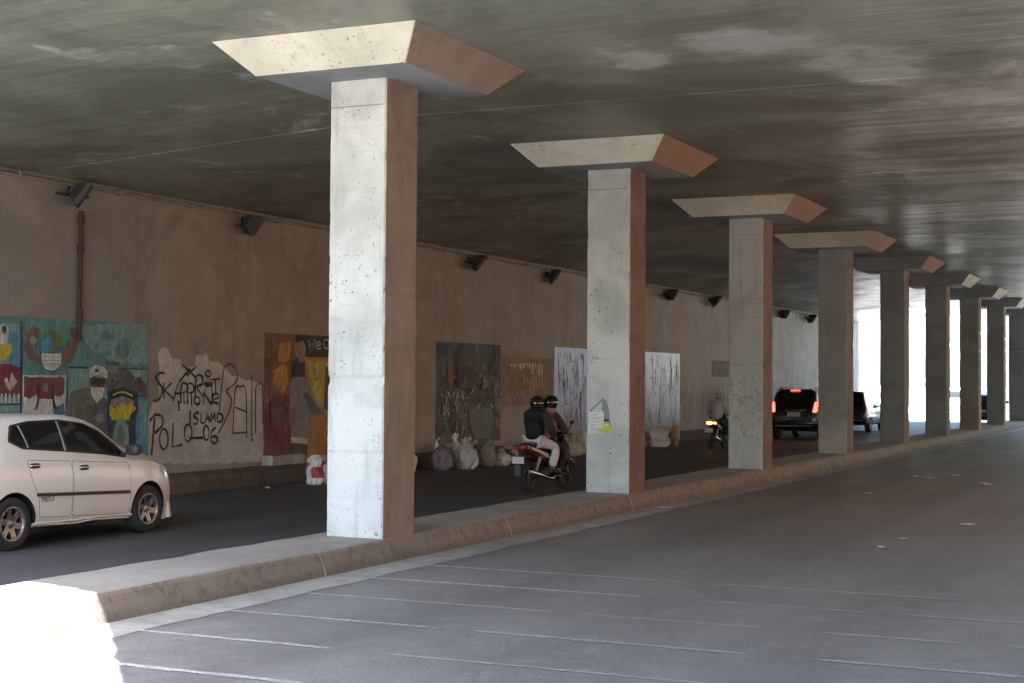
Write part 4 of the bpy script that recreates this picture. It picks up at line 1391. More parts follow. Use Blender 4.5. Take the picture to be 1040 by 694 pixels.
def hatchback(loc, label, paint_mat, group=None, detail=True, name='hatchback_car'):
    t = empty(name, loc, 0, label, 'car', group)
    st = [(-.62, .78, .70, .52, .40, .44), (-.59, .90, .80, .64, .52, .32), (-.54, 1.04, .90, .72, .58, .26), (-.42, 1.30, 1.00, .79, .585, .24), (-.28, 1.455, 1.05, .81, .58, .225),
          (0, 1.53, 1.07, .82, .58, .22), (.5, 1.565, 1.05, .825, .585, .215), (1.0, 1.565, 1.02, .825, .59, .21), (1.4, 1.525, .995, .825, .59, .21), (1.7, 1.425, .975, .825, .595, .205),
          (2.0, 1.255, .955, .825, .615, .20), (2.25, 1.13, .945, .822, .64, .20), (2.45, 1.07, .93, .815, .64, .195), (2.7, 1.005, .885, .79, .62, .19), (2.92, .925, .81, .74, .56, .185), (3.05, .84, .72, .68, .49, .18),
          (3.13, .72, .61, .60, .42, .18), (3.18, .58, .48, .50, .36, .20)]
    sh = car_shell(st)
    bv = bvh_of(sh)
    body = arches(sh, ((0, .31), (2.455, .31)), .365, [paint_mat, M['well']])
    body.parent = t
    for side, md in ((1, 'r'), (-1, 'l')):
        # doors: dark shut lines with the door skins standing 3 mm over them
        rd = rounded([(.42, .36), (.96, .33), (.985, .80), (.968, .995), (.225, 1.035), (.235, .98), (.30, .78), (.40, .60)], .05)
        fd = rounded([(.98, .33), (2.05, .285), (2.07, .60), (2.04, .93), (1.60, .955), (.985, .993), (1.005, .80)], .05)
        for pl in (rd, fd):
            decal(bv, grow(pl, .0045), md, .0012).build('door_seam', M['seam'], t)
            dr = decal(bv, grow(pl, -.001), md, .0026).build('door', paint_mat, t)
            cx = (.16 if pl is rd else 1.12)
        for hy, hz in ((.335, .965), (1.19, .905)):
            decal(bv, rounded([(hy - .075, hz - .03), (hy + .08, hz - .03), (hy + .08, hz + .03), (hy - .075, hz + .03)], .03), md, .012, .04).build('handle_recess', M['seam'], t)
            hh = MB().bbox((0, hy, hz + .004), (.03, .15, .03), .012, smooth=True).build('handle', M['chrome'], t)
            hh.location.x = side * (abs(bv.ray_cast(Vector((side * 4, hy, hz)), Vector((-side, 0, 0)))[0].x) + .012)
        # windows
        black = rounded([(.005, 1.255), (.20, 1.165), (.92, 1.108), (1.62, 1.045), (2.03, .99), (2.06, 1.03), (1.93, 1.17), (1.66, 1.345), (1.38, 1.445), (.95, 1.495), (.42, 1.485), (.12, 1.44)], .03)
        decal(bv, black, md, .005, .06).build('window_surround', M['trim'], t)
        for pl in ([(.04, 1.265), (.205, 1.19), (.285, 1.185), (.235, 1.43), (.16, 1.425)], [(.30, 1.18), (.865, 1.138), (.885, 1.47), (.43, 1.462), (.255, 1.435)], [(.97, 1.13), (1.60, 1.075), (1.86, 1.04), (1.80, 1.20), (1.62, 1.335), (1.36, 1.425), (.965, 1.472)],
                   [(1.89, 1.035), (2.0, 1.015), (1.90, 1.135), (1.845, 1.17)]):
            decal(bv, rounded(pl, .025), md, .009, .06).build('window', M['glass'], t)
        # body-colour pillar between the doors and quarter bar
        for pl in ([(.905, 1.125), (.925, 1.124), (.915, 1.478), (.905, 1.478)], [(.288, 1.178), (.306, 1.176), (.258, 1.434), (.238, 1.434)]):
            decal(bv, pl, md, .0095, .08).build('window_bar', M['bar_pale'], t)
        decal(bv, rounded([(.36, .605), (1.2, .572), (2.045, .538), (2.045, .578), (1.2, .612), (.36, .645)], .01), md, .014, .1).build('side_moulding', M['trim'], t)
        decal(bv, rounded([(.32, .195), (2.12, .165), (2.14, .235), (1.4, .262), (1.15, .235), (.34, .275)], .02), md, .018, .1).build('sill_skirt', paint_mat, t)
        decal(bv, rounded([(2.80, .72), (2.98, .69), (3.07, .73), (3.0, .83), (2.86, .885), (2.68, .90), (2.73, .80)], .03), md, .006, .05).build('headlight', M['lamp_clear'], t)
        decal(bv, rounded([(-.50, .78), (-.40, .76), (-.36, 1.06), (-.44, 1.08)], .02), md, .007, .05).build('tail_light', M['lamp_red'], t)
        # mirror on its stalk
        mr = MB()
        mr.bbox((side * .93, 1.97, 1.10), (.21, .10, .15), .045, smooth=True)
        mr.tube([(side * .74, 1.97, 1.02), (side * .86, 1.97, 1.07)], .022, 8)
        mr = mr.build('mirror', M['trim'], t)
        MB().bbox((side * .935, 2.0, 1.105), (.185, .10, .12), .04, smooth=True).build('mirror_cap', M['trim'], mr)
    decal(bv, rounded([(-.56, 1.10), (.56, 1.10), (.50, 1.42), (-.50, 1.42)], .05), 'b', .006).build('rear_window', M['glass'], t)
    decal(bv, rounded([(-.64, 1.10), (.64, 1.10), (.52, 1.475), (-.52, 1.475)], .05), 'f', .006).build('windscreen', M['glass'], t)
    decal(bv, rounded([(-.44, .32), (.44, .32), (.40, .46), (-.40, .46)], .04), 'f', .006).build('grille', M['trim'], t)
    decal(bv, rounded([(-.26, .62), (.26, .62), (.26, .73), (-.26, .73)], .01), 'b', .010).build('number_plate', M['plate'], t)
    # low front spoiler with a bright edge
    sp_ = MB()
    for s_ in (1,):
        pts = [(-.70, 2.88), (-.59, 3.08), (-.40, 3.18), (0, 3.21), (.40, 3.18), (.59, 3.08), (.70, 2.88)]
        rings = []
        for x, y in pts:
            rings.append([(x * 1.0, y, .14), (x * 1.035, y + .03, .15), (x * 1.02, y + .02, .23), (x * .985, y - .02, .25), (x * .95, y - .05, .15)])
        sp_.rings(rings, 0, True)
    sp_.build('front_spoiler', M['car_white'] if paint_mat is M['car_white'] else M['trim'], t)
    for s_ in (-1, 1):
        fl_ = MB()
        fl_.rings([[(s_ * .70, 2.90, .16), (s_ * .76, 2.92, .16), (s_ * .72, 3.04, .17), (s_ * .66, 3.02, .17)], [(s_ * .70, 2.90, .34), (s_ * .745, 2.92, .34), (s_ * .70, 3.03, .34), (s_ * .66, 3.01, .34)], [(s_ * .68, 2.92, .58), (s_ * .705, 2.93, .58), (s_ * .67, 2.99, .58), (s_ * .64, 2.98, .58)]], 0, True)
        fl_.build('bumper_corner', paint_mat, t)
    for s_ in (-1, 1):
        for y in (0, 2.455): make_wheel(t, s_ * .715, y, .31, .31, .185, 6, M['alloy'], s_)
    ub = MB().box((-.68, -.4, .20), (.68, 3.0, .26)).build('underbody', M['well'], t)
    if detail:
        fc = bpy.data.curves.new('lettering', 'FONT')
        fc.body = 'TRD.S'; fc.size = .085; fc.extrude = .001; fc.align_x = 'LEFT'; fc.shear = .2
        fo = bpy.data.objects.new('lettering', fc)
        COL.objects.link(fo); fo.parent = t
        fc.materials.append(M['seam'])
        xx = abs(bv.ray_cast(Vector((4, .5, .56)), Vector((-1, 0, 0)))[0].x) + .007
        fo.matrix_local = Matrix(((0, 0, 1, xx), (1, 0, 0, .42), (0, 1, 0, .535), (0, 0, 0, 1)))
        bpy.context.view_layer.update()
        me = bpy.data.meshes.new_from_object(fo.evaluated_get(bpy.context.evaluated_depsgraph_get()))
        fm = fo.matrix_local.copy()
        bpy.data.objects.remove(fo)
        fo = bpy.data.objects.new('lettering', me); COL.objects.link(fo); fo.parent = t; fo.matrix_local = fm
    return t


hatchback((-4.70, -1.48, 0), 'cream white five door hatchback with tinted windows on the left road', M['car_white'])


def boxy_car(loc, label, paint_mat, kind, lit, name, rz=0):
    """tall estate body seen from behind; rear axle at y = 0"""
    t = empty(name, loc, rz, label, 'car')
    if kind == 'suv':
        st = [(-.86, .80, .70, .70, .60, .50), (-.84, 1.0, .92, .84, .72, .42), (-.78, 1.12, 1.05, .885, .76, .38), (-.70, 1.45, 1.08, .90, .735, .36), (-.58, 1.72, 1.09, .905, .70, .35), (-.35, 1.78, 1.09, .91, .69, .35), (.6, 1.80, 1.07, .915, .69, .34),
              (1.5, 1.78, 1.05, .915, .69, .34), (1.9, 1.68, 1.04, .915, .70, .34), (2.5, 1.25, 1.02, .91, .74, .34), (2.75, 1.12, 1.0, .90, .74, .35), (3.3, 1.02, .92, .86, .68, .36), (3.6, .86, .76, .78, .58, .38), (3.68, .70, .6, .66, .48, .42)]
        wb, r, hw = 2.7, .36, .80
    else:
        st = [(-.80, .74, .66, .66, .56, .46), (-.78, .95, .86, .80, .68, .36), (-.72, 1.06, .98, .835, .72, .32), (-.64, 1.40, 1.02, .845, .69, .30), (-.52, 1.64, 1.03, .85, .655, .29), (-.3, 1.69, 1.03, .855, .645, .28), (.6, 1.70, 1.01, .86, .645, .28),
              (1.4, 1.67, .99, .86, .645, .28), (1.9, 1.52, .98, .86, .66, .28), (2.4, 1.18, .96, .855, .70, .28), (2.7, 1.04, .93, .84, .68, .29), (3.15, .92, .82, .78, .6, .30), (3.4, .76, .66, .68, .5, .32), (3.46, .6, .5, .56, .4, .36)]
        wb, r, hw = 2.65, .31, .755
    sh = car_shell(st)
    bv = bvh_of(sh)
    body = arches(sh, ((0, r), (wb, r)), r + .06, [paint_mat, M['well']])
    body.parent = t
    zt = 1.80 if kind == 'suv' else 1.70
    zw = 1.12 if kind == 'suv' else 1.06
    decal(bv, rounded([(-.66, zw), (.66, zw), (.58, zt - .14), (-.58, zt - .14)], .06), 'b', .006).build('rear_window', M['glass'], t)
    decal(bv, rounded([(-.66, zw), (.66, zw), (.56, zt - .10), (-.56, zt - .10)], .06), 'f', .006).build('windscreen', M['glass'], t)
    for side, md in ((1, 'r'), (-1, 'l')):
        for pl in ([(-.42, zw), (.10, zw - .01), (.10, zt - .16), (-.32, zt - .18)], [(.18, zw - .02), (1.0, zw - .03), (1.0, zt - .15), (.18, zt - .15)], [(1.08, zw - .03), (2.1, zw - .07), (1.75, zt - .22), (1.55, zt - .16), (1.08, zt - .15)]):
            decal(bv, rounded(pl, .04), md, .006).build('window', M['glass'] if kind == 'suv' else M['glass_pale'], t)
        for pl in ([(.36, .42), (1.02, .40), (1.03, zw - .06), (.16, zw - .05), (.2, .8)], [(1.05, .40), (2.0, .38), (2.15, .8), (2.12, zw - .10), (1.06, zw - .06)]):
            decal(bv, grow(rounded(pl, .05), .007), md, .0012).build('door_seam', M['seam'], t)
            decal(bv, rounded(pl, .05), md, .004).build('door', paint_mat, t)
        for hy in (.32, 1.22):
            hh = MB().bbox((side * (hw + .085 if kind == 'suv' else hw + .09), hy, zw - .16), (.03, .15, .03), .01).build('handle', M['chrome'], t)
        # tall tail lights wrapping the corner
        if kind == 'suv': pl = [(.67, .98), (.80, .97), (.865, 1.10), (.79, 1.34), (.72, 1.34)]
        else: pl = [(.66, .84), (.78, .83), (.80, 1.04), (.76, 1.14), (.69, 1.10)]
        pl = [(side * a_, b_) for a_, b_ in pl]
        tl = decal(bv, rounded(pl, .03), 'b', .010, .05).build('tail_light', M['red_glow'] if lit else M['lamp_red'], t)
        if not lit:
            decal(bv, rounded([(-.70, .84), (-.42, .86), (-.46, 1.06), (-.62, 1.10)], .03), md, .010, .05).build('tail_light', M['lamp_red'], t)
        decal(bv, rounded([(side * .58, .53), (side * .74, .54), (side * .74, .60), (side * .58, .59)], .01), 'b', .012, .05).build('reflector', M['lamp_red'], t)
        mr = MB(); mr.ball((side * (hw + .24), 2.02, zw + .06), (.11, .06, .09), 0, 3); mr.tube([(side * (hw + .02), 2.05, zw), (side * (hw + .18), 2.03, zw + .03)], .03, 8)
        mr.build('mirror', M['trim'], t)
        rr_ = MB(); rr_.tube([(side * .60, -.35, zt - .02), (side * .60, -.25, zt + .04), (side * .60, 1.2, zt + .045), (side * .60, 1.35, zt - .01)], .018, 8)
        rr_.build('roof_rail', M['trim'], t)
        decal(bv, rounded([(side * .40, .72), (side * .68, .70), (side * .72, .82), (side * .45, .84)], .03), 'f', .008, .06).build('headlight', M['lamp_clear'], t)
        for y in (0, wb): make_wheel(t, side * hw, y, r, r, .22, 7, M['steel'], side)
    pz = .90 if kind == 'suv' else .80
    np_ = decal(bv, rounded([(-.23, pz - .07), (.23, pz - .07), (.23, pz + .07), (-.23, pz + .07)], .01), 'b', .014, .1).build('number_plate', M['plate'], t)
    ds = MB()
    hit = bv.ray_cast(Vector((0, -6, pz)), Vector((0, 1, 0)))[0]
    for k, w_ in enumerate((.03, .05, .045, .05, .045, .04)):
        x = -.17 + k * .062
        ds.box((x, hit.y - .019, pz - .03), (x + w_ * .7, hit.y - .016, pz + .035))
    ds.box((-.17, hit.y - .0165, pz - .006), (.18, hit.y - .0155, pz + .004))
    ds.build('lettering', M['p_grey'], np_)
    decal(bv, rounded([(-.30, pz + .10), (.30, pz + .10), (.30, pz + .145), (-.30, pz + .145)], .01), 'b', .018, .1).build('plate_garnish', M['chrome'], t)
    # rear bumper bar
    b = MB()
    b.bbox((0, -.86 if kind == 'suv' else -.80, .60), (1.62 if kind == 'suv' else 1.5, .16, .13), .04, smooth=True)
    b.build('rear_bumper', paint_mat, t)
    b = MB(); b.bbox((0, -.935 if kind == 'suv' else -.875, .50), (1.30, .05, .05), .015); b.build('bumper_step', M['steel'], t)
    if kind == 'suv':
        lb = MB(); lb.bbox((.0, -.60, 1.745), (.34, .06, .035), .01); lb.build('brake_light', M['red_glow'] if lit else M['lamp_red'], t)
        sp_ = MB(); sp_.bbox((0, -.56, 1.78), (1.26, .22, .035), .012, smooth=True); sp_.build('roof_spoiler', paint_mat, t)
        lg = MB(); lg.bbox((.36, -.905, 1.06), (.22, .02, .03), .006); lg.build('badge', M['chrome'], t)
    ex = MB(); ex.tube([(-.45, -.8, .33), (-.45, -.45, .34)], .03, 10); ex.build('exhaust', M['steel'], t)
    MB().box((-.7, -.6, .30), (.7, 3.2, .40)).build('underbody', M['well'], t)
    return t


boxy_car((-4.80, 38.6, 0), 'black estate car with bright red brake lights seen from behind', M['car_black'], 'suv', True, 'estate_car')
boxy_car((-5.05, 48.0, 0), 'dark van with pale windows ahead, seen between fourth and fifth pillars', M['car_black'], 'mpv', False, 'passenger_van')
hatchback((-1.95, 64.3, 0), 'dark blue car in daylight beyond the seventh and eighth pillars', M['car_navy'], None, False, 'parked_car')
boxy_car((-7.6, 92, 0), 'pale silver van out in bright daylight beyond the sixth pillar', M['car_silver'], 'mpv', False, 'parked_van')


# ------------------------------------------------------------------ riders and motorbikes
def skinned(chains, subdiv=2):
    """chains: list of [(co, radius or (rx,ry)), ...]; joints given twice with the same coordinates are welded. One continuous surface."""
    verts, rad, edges, key = [], [], [], {}
    for ch in chains:
        prev = None
        for co, r in ch:
            k = tuple(round(c, 4) for c in co)
            if k not in key:
                key[k] = len(verts); verts.append(co); rad.append(r if isinstance(r, tuple) else (r, r))
            if prev is not None and prev != key[k]: edges.append((prev, key[k]))
            prev = key[k]
    me = bpy.data.meshes.new('sk'); me.from_pydata(verts, edges, [])
    o = bpy.data.objects.new('sk', me); COL.objects.link(o)
    md = o.modifiers.new('s', 'SKIN'); md.use_smooth_shade = True; md.branch_smoothing = .6
    if not me.skin_vertices:
        bm = bmesh.new(); bm.from_mesh(me); bm.verts.layers.skin.verify(); bm.to_mesh(me); bm.free()
    sk = me.skin_vertices[0].data
    for i, r in enumerate(rad): sk[i].radius = r; sk[i].use_root = (i == 0)
    ss = o.modifiers.new('ss', 'SUBSURF'); ss.levels = subdiv; ss.render_levels = subdiv
    bpy.context.view_layer.update()
    dg = bpy.context.evaluated_depsgraph_get()
    out = bpy.data.meshes.new_from_object(o.evaluated_get(dg))
    bpy.data.objects.remove(o)
    return out


def lerp(a_, b_, t): return tuple(x + (y - x) * t for x, y in zip(a_, b_))


def hand(mb, wrist, elbow, grip_dir, side):
    """palm and five bent fingers closing round a grip"""
    w = Vector(wrist); f = (w - Vector(elbow)).normalized()
    g = Vector(grip_dir).normalized()
    dn = f.cross(g).normalized()
    if dn.z > 0: dn = -dn
    palm = []
    for t in (0, .35, .7, 1.0):
        c = w + f * (.085 * t)
        ww = .026 + .016 * t
        palm.append([tuple(c + g * (ww * math.cos(2 * math.pi * k / 10)) + dn * (.016 * math.sin(2 * math.pi * k / 10))) for k in range(10)])
    mb.rings(palm, 0, True)
    for k, L in enumerate((.066, .076, .071, .056)):
        b_ = w + f * .078 + g * (.03 - .02 * k)
        p1 = b_ + f * (L * .42) + dn * .006
        p2 = p1 + f * (L * .12) + dn * (L * .40)
        p3 = p2 - f * (L * .26) + dn * (L * .12)
        mb.tube([b_, p1, p2, p3], [.0095, .009, .0085, .007], 8)
    b_ = w + f * .03 + g * .028
    mb.tube([b_, b_ + f * .03 + g * .02 + dn * .012, b_ + f * .045 + g * .012 + dn * .036, b_ + f * .042 - g * .006 + dn * .046], [.012, .011, .0095, .008], 8)


def rider(parent_loc, label, J, cloth, helmet=None, hair=None, scarf=None, cap=None, rz=0):
    """J: joints in the local frame of the bike (forward +y). Body first, then clothing as children."""
    t = empty('person', parent_loc, rz, label, 'person')
    L, Rr = J['l'], J['r']
    hip, waist, chest, neck, head = J['hip'], J['waist'], J['chest'], J['neck'], J['head']
    ch = [[(hip, (.135, .105)), (waist, (.125, .095)), (chest, (.145, .105)), (lerp(chest, neck, .62), (.085, .07)), (neck, .052), (lerp(neck, head, .5), .055)]]
    for sd_ in (L, Rr):
        up = lerp(chest, neck, .45)
        ch.append([(lerp(chest, neck, .62), (.085, .07)), (sd_['sh'], .056), (lerp(sd_['sh'], sd_['el'], .5), .047), (sd_['el'], .039), (lerp(sd_['el'], sd_['wr'], .45), .036), (sd_['wr'], .026)])
        ch.append([(hip, (.135, .105)), (sd_['hp'], .088), (lerp(sd_['hp'], sd_['kn'], .5), .075), (sd_['kn'], .055), (lerp(sd_['kn'], sd_['an'], .35), .052), (sd_['an'], .036), (sd_['to'], .03)])
    body = MB()
    body.add_mesh(skinned(ch))
    # head with face, ears
    hx = Vector(head)
    Tz = Matrix.Rotation(J.get('turn', 0), 4, 'Z')
    def hp(x, y, z): return hx + (Tz @ Vector((x, y, z)))
    body.ball(hp(0, 0, .01), (.075, .096, .112), 0, 4, Tz)
    body.ball(hp(0, .03, -.055), (.056, .062, .062), 0, 3, Tz)
    body.ball(hp(0, .098, -.012), (.013, .018, .024), 0, 2, Tz)
    for s_ in (-1, 1):
        body.ball(hp(s_ * .077, -.005, -.008), (.012, .022, .032), 0, 2, Tz)
        body.ball(hp(s_ * .03, .086, .018), (.013, .01, .008), 1, 2, Tz)
        body.ball(hp(s_ * .03, .091, .036), (.02, .008, .004), 2, 2, Tz)
    body.ball(hp(0, .088, -.062), (.024, .01, .008), 3, 2, Tz)
    hand(body, L['wr'], L['el'], (1, .1, 0), -1)
    hand(body, Rr['wr'], Rr['el'], (-1, .1, 0), 1)
    body.build('body', [M['skin'], M['p_white'], M['seam'], M['p_pink']], t)
    # upper garment
    bk = cloth.get('bulk', 1.0)
    ch = [[(lerp(hip, waist, -.25), (.175 * bk, .135 * bk)), (waist, (.175 * bk, .135 * bk)), (chest, (.185 * bk, .145 * bk)), (lerp(chest, neck, .62), (.150 * bk, .122 * bk)), (lerp(chest, neck, .95), .082)]]
    for sd_ in (L, Rr):
        ch.append([(lerp(chest, neck, .62), (.150 * bk, .122 * bk)), (sd_['sh'], .095 * bk), (lerp(sd_['sh'], sd_['el'], .5), .076 * bk), (sd_['el'], .07 * bk), (lerp(sd_['el'], sd_['wr'], .55), .06 * bk), (lerp(sd_['el'], sd_['wr'], .92), .048)])
    g = MB(); g.add_mesh(skinned(ch))
    g.ball(lerp(chest, neck, .42), (.185 * bk, .125 * bk, .13 * bk), 0, 3)
    # cloth folds
    g.v = [tuple(Vector(v) + Vector((noise.noise((v[0] * 14, v[1] * 14, v[2] * 22)), noise.noise((v[0] * 14 + 7, v[1] * 14, v[2] * 22)), 0)) * .014) for v in g.v]
    mats = cloth['top'] if isinstance(cloth['top'], list) else [cloth['top']]
    if len(mats) > 1:
        for i, f in enumerate(g.f):
            c = sum((Vector(g.v[k]) for k in f), Vector()) / len(f)
            if abs(c.x) > .185: g.mi[i] = 1
    g.build('jacket', mats, t)
    ch = []
    for sd_ in (L, Rr):
        ch.append([(hip, (.158, .128)), (sd_['hp'], .120), (lerp(sd_['hp'], sd_['kn'], .5), .106), (sd_['kn'], .092), (lerp(sd_['kn'], sd_['an'], .4), .086), (lerp(sd_['kn'], sd_['an'], .93), .080)])
    g = MB(); g.add_mesh(skinned(ch))
    g.v = [tuple(Vector(v) + Vector((noise.noise((v[0] * 13, v[1] * 13, v[2] * 20 + 3)), noise.noise((v[0] * 13 + 7, v[1] * 13, v[2] * 20)), 0)) * .014) for v in g.v]
    g.build('trousers', cloth['legs'], t)
    for sd_ in (L, Rr):
        a_, b_ = Vector(sd_['an']), Vector(sd_['to'])
        s_ = MB()
        dd = (b_ - a_)
        s_.loft([((a_.x, a_.y - .06, a_.z - .035), .03, .03), ((a_.x, a_.y - .045, a_.z - .03), .04, .045), ((a_.x, a_.y + .03, a_.z - .03), .042, .045), ((b_.x, b_.y - .02, b_.z - .02), .046, .034), ((b_.x, b_.y + .04, b_.z - .025), .036, .022)], 14)
        s_.build('shoe', cloth['shoe'], t)
    if helmet:
        h = MB()
        bm = bmesh.new()
        bmesh.ops.create_uvsphere(bm, u_segments=32, v_segments=20, radius=1)
        # open face: remove the front window
        dl = [f for f in bm.faces if f.calc_center_median().y > .52 and -.62 < f.calc_center_median().z < .38 and abs(f.calc_center_median().x) < .78]
        bmesh.ops.delete(bm, geom=dl, context='FACES')
        dl = [f for f in bm.faces if f.calc_center_median().z < -.80]
        bmesh.ops.delete(bm, geom=dl, context='FACES')
        bmesh.ops.solidify(bm, geom=bm.faces[:], thickness=.10)
        h.add_bm(bm, 0, Matrix.Translation(hp(0, -.008, .022)) @ Tz @ Matrix.Diagonal((.128, .15, .142, 1)))
        bm.free()
        h = h.build('helmet', helmet, t)
        v = MB()
        rows = []
        for el in (6, 22, 38, 52):
            rows.append([tuple(hp(.137 * math.cos(R_(az)) * math.cos(R_(el)), -.008 + .168 * math.sin(R_(az)) * math.cos(R_(el)), .03 + .15 * math.sin(R_(el)))) for az in range(25, 156, 10)])
        v.rings(rows, 0, True, False, False)
        v.build('visor', M['glass_pale'], h)
        b = MB()
        b.tube([tuple(hp(.131 * math.cos(R_(az)), -.008 + .153 * math.sin(R_(az)), -.03)) for az in range(165, 376, 10)], .008, 6)
        b.build('trim_band', M['trim'], h)
    if cap:
        c = MB()
        c.ball(hp(0, -.012, .045), (.086, .104, .09), 0, 3, Tz)
        c.build('cap', cap, t)
    if scarf:
        s_ = MB()
        nk = Vector(neck)
        rings = []
        for k, (dz, rx, ry, dy) in enumerate(((.16, .075, .085, .015), (.10, .088, .095, .01), (.03, .105, .10, .0), (-.05, .185, .14, -.005), (-.13, .22, .17, -.005), (-.24, .225, .18, .0), (-.36, .19, .165, .015))):
            rings.append([(nk.x + rx * math.cos(2 * math.pi * q / 26) * (1 + .05 * math.sin(q * 2.4 + k)), nk.y + dy + ry * math.sin(2 * math.pi * q / 26) * (1 + .05 * math.cos(q * 3.1 + k)), nk.z + dz + .015 * math.sin(q * 1.3)) for q in range(26)])
        s_.rings(rings, 0, True, False)
        s_.build('headscarf', scarf, t)
    return t


def motorbike(loc, label, panel, panel2, lit, rz=0):
    """step-through motorbike; local +y is forward, wheels at y = -.63 and +.63"""
    t = empty('motorbike', loc, rz, label, 'motorbike')
    for y in (-.63, .63):
        hb = MB().lathe_x([(.001, -.05), (.05, -.05), (.06, -.02), (.06, .02), (.05, .05), (.001, .05)], 18).build('wheel', M['engine'], t)
        hb.location = (0, y, .285)
        MB().lathe_x([(.205, -.03), (.225, -.043), (.26, -.048), (.28, -.03), (.286, 0), (.28, .03), (.26, .048), (.225, .043), (.205, .03)], 36).build('tyre', M['rubber'], hb)
        rm = MB().lathe_x([(.208, -.03), (.195, -.02), (.192, .02), (.208, .03)], 32)
        for k in range(5):
            T = Matrix.Rotation(2 * math.pi * k / 5 + .4, 4, 'X')
            rm.box((-.014, -.016, .04), (.014, .016, .2), 0, T)
        rm.build('rim', M['engine'], hb)
    # tail panels from seat to tip
    tp = MB()
    tp.loft([((0, -.88, .84), .025, .03), ((0, -.83, .83), .07, .05), ((0, -.65, .77), .115, .085), ((0, -.4, .70), .135, .11), ((0, -.15, .63), .13, .13), ((0, .05, .55), .10, .13)], 18)
    tp = tp.build('tail_panel', panel, t)
    for s_ in (-1, 1):
        st = MB()
        st.rings([[(s_ * .112, -.80, .84), (s_ * .118, -.80, .80), (s_ * .10, -.80, .80), (s_ * .10, -.80, .84)], [(s_ * .142, -.45, .755), (s_ * .146, -.45, .70), (s_ * .11, -.45, .70), (s_ * .11, -.45, .755)], [(s_ * .142, -.16, .68), (s_ * .144, -.16, .60), (s_ * .1, -.16, .60), (s_ * .1, -.16, .68)]], 0, True)
        st.build('stripe', panel2, tp)
    se = MB()
    se.loft([((0, -.74, .875), .06, .02), ((0, -.66, .87), .115, .045), ((0, -.35, .83), .135, .055), ((0, -.1, .79), .125, .055), ((0, .12, .76), .09, .05), ((0, .17, .74), .05, .02)], 18)
    se.build('seat', M['seat_vinyl'], t)
    gr = MB(); gr.tube([(-.10, -.55, .86), (-.12, -.80, .90), (-.07, -.93, .905), (.07, -.93, .905), (.12, -.80, .90), (.10, -.55, .86)], .014, 8)
    gr.build('grab_rail', M['steel'], t)
    tl = MB(); tl.bbox((0, -.885, .80), (.17, .06, .075), .02, smooth=True)
    tl = tl.build('tail_light', M['amber_glow'] if lit else M['lamp_red'], t)
    for s_ in (-1, 1):
        ts = MB(); ts.ball((s_ * .155, -.84, .80), (.045, .035, .03), 0, 3); ts.tube([(s_ * .09, -.82, .79), (s_ * .14, -.84, .80)], .012, 6)
        ts.build('turn_signal', M['amber_glow'] if (lit and s_ > 0) else M['lamp_amber'], t)
    rf = MB()
    rings = []
    for k in range(9):
        a_ = R_(30 + k * 16)
        rings.append([(x, -.63 - .335 * math.cos(a_ - R_(20)) , .285 + .335 * math.sin(a_ - R_(20)) + dz) for x, dz in ((-.07, -.02), (-.055, .01), (0, .02), (.055, .01), (.07, -.02))])
    rf.rings(rings, 0, True, False, False)
    rf.build('rear_fender', M['black_plastic'], t)
    MB().bbox((0, -.965, .585), (.25, .012, .125), .004, mat=None).build('number_plate', M['plate'], t)
    mf = MB(); mf.bbox((0, -.975, .40), (.13, .012, .20), .005); mf.build('mud_flap', M['bike_teal'], t)
    br = MB(); br.tube([(0, -.84, .77), (0, -.93, .66), (0, -.935, .52)], .018, 6); br.build('plate_bracket', M['black_plastic'], t)
    en = MB()
    en.bbox((0, .02, .34), (.24, .34, .20), .04, smooth=True); en.loft([((0, .12, .38), .09, .09), ((0, .28, .40), .085, .085), ((0, .36, .40), .07, .07)], 12)
    en.tube([(.11, -.02, .33), (.13, .02, .33)], .085, 16); en.tube([(-.11, -.02, .33), (-.14, .02, .33)], .085, 16)
    en.build('engine', M['engine'], t)
    sw = MB()
    for s_ in (-1, 1): sw.tube([(s_ * .08, -.05, .36), (s_ * .09, -.63, .285)], .022, 8); sw.tube([(s_ * .12, -.60, .32), (s_ * .12, -.42, .62)], .03, 10)
    sw.build('swing_arm', M['steel'], t)
    ex = MB(); ex.tube([(.06, .25, .28), (.13, .0, .22), (.16, -.25, .25), (.17, -.55, .32), (.17, -.85, .38)], [.02, .022, .035, .045, .042], 12)
    ex.build('exhaust', M['chrome'], t)
    ls = MB()
    ls.rings([[(-.18, .42, .40), (-.05, .36, .38), (.05, .36, .38), (.18, .42, .40)], [(-.23, .46, .60), (-.07, .40, .60), (.07, .40, .60), (.23, .46, .60)], [(-.21, .46, .80), (-.07, .41, .82), (.07, .41, .82), (.21, .46, .80)], [(-.12, .42, .95), (-.05, .40, .96), (.05, .40, .96), (.12, .42, .95)]], 0, True, False, False)
    ls.v = ls.v + []
    lo_ = ls.build('leg_shield', M['black_plastic'], t)
    so = lo_.modifiers.new('s', 'SOLIDIFY'); so.thickness = .03
    fr_ = MB(); fr_.tube([(0, .42, .80), (0, .30, .55), (0, .12, .48), (0, -.2, .55)], [.05, .06, .07, .06], 12); fr_.build('frame', panel, t)
    fk = MB()
    for s_ in (-1, 1): fk.tube([(s_ * .075, .40, .80), (s_ * .08, .63, .285)], .022, 10)
    fk.build('fork', M['steel'], t)
    ff = MB()
    rings = []
    for k in range(9):
        a_ = R_(20 + k * 17)
        rings.append([(x, .63 + .318 * math.cos(a_), .285 + .318 * math.sin(a_) + dz) for x, dz in ((-.062, -.03), (-.05, .0), (0, .012), (.05, .0), (.062, -.03))])
    ff.rings(rings, 0, True, False, False)
    ff.build('front_fender', panel, t)
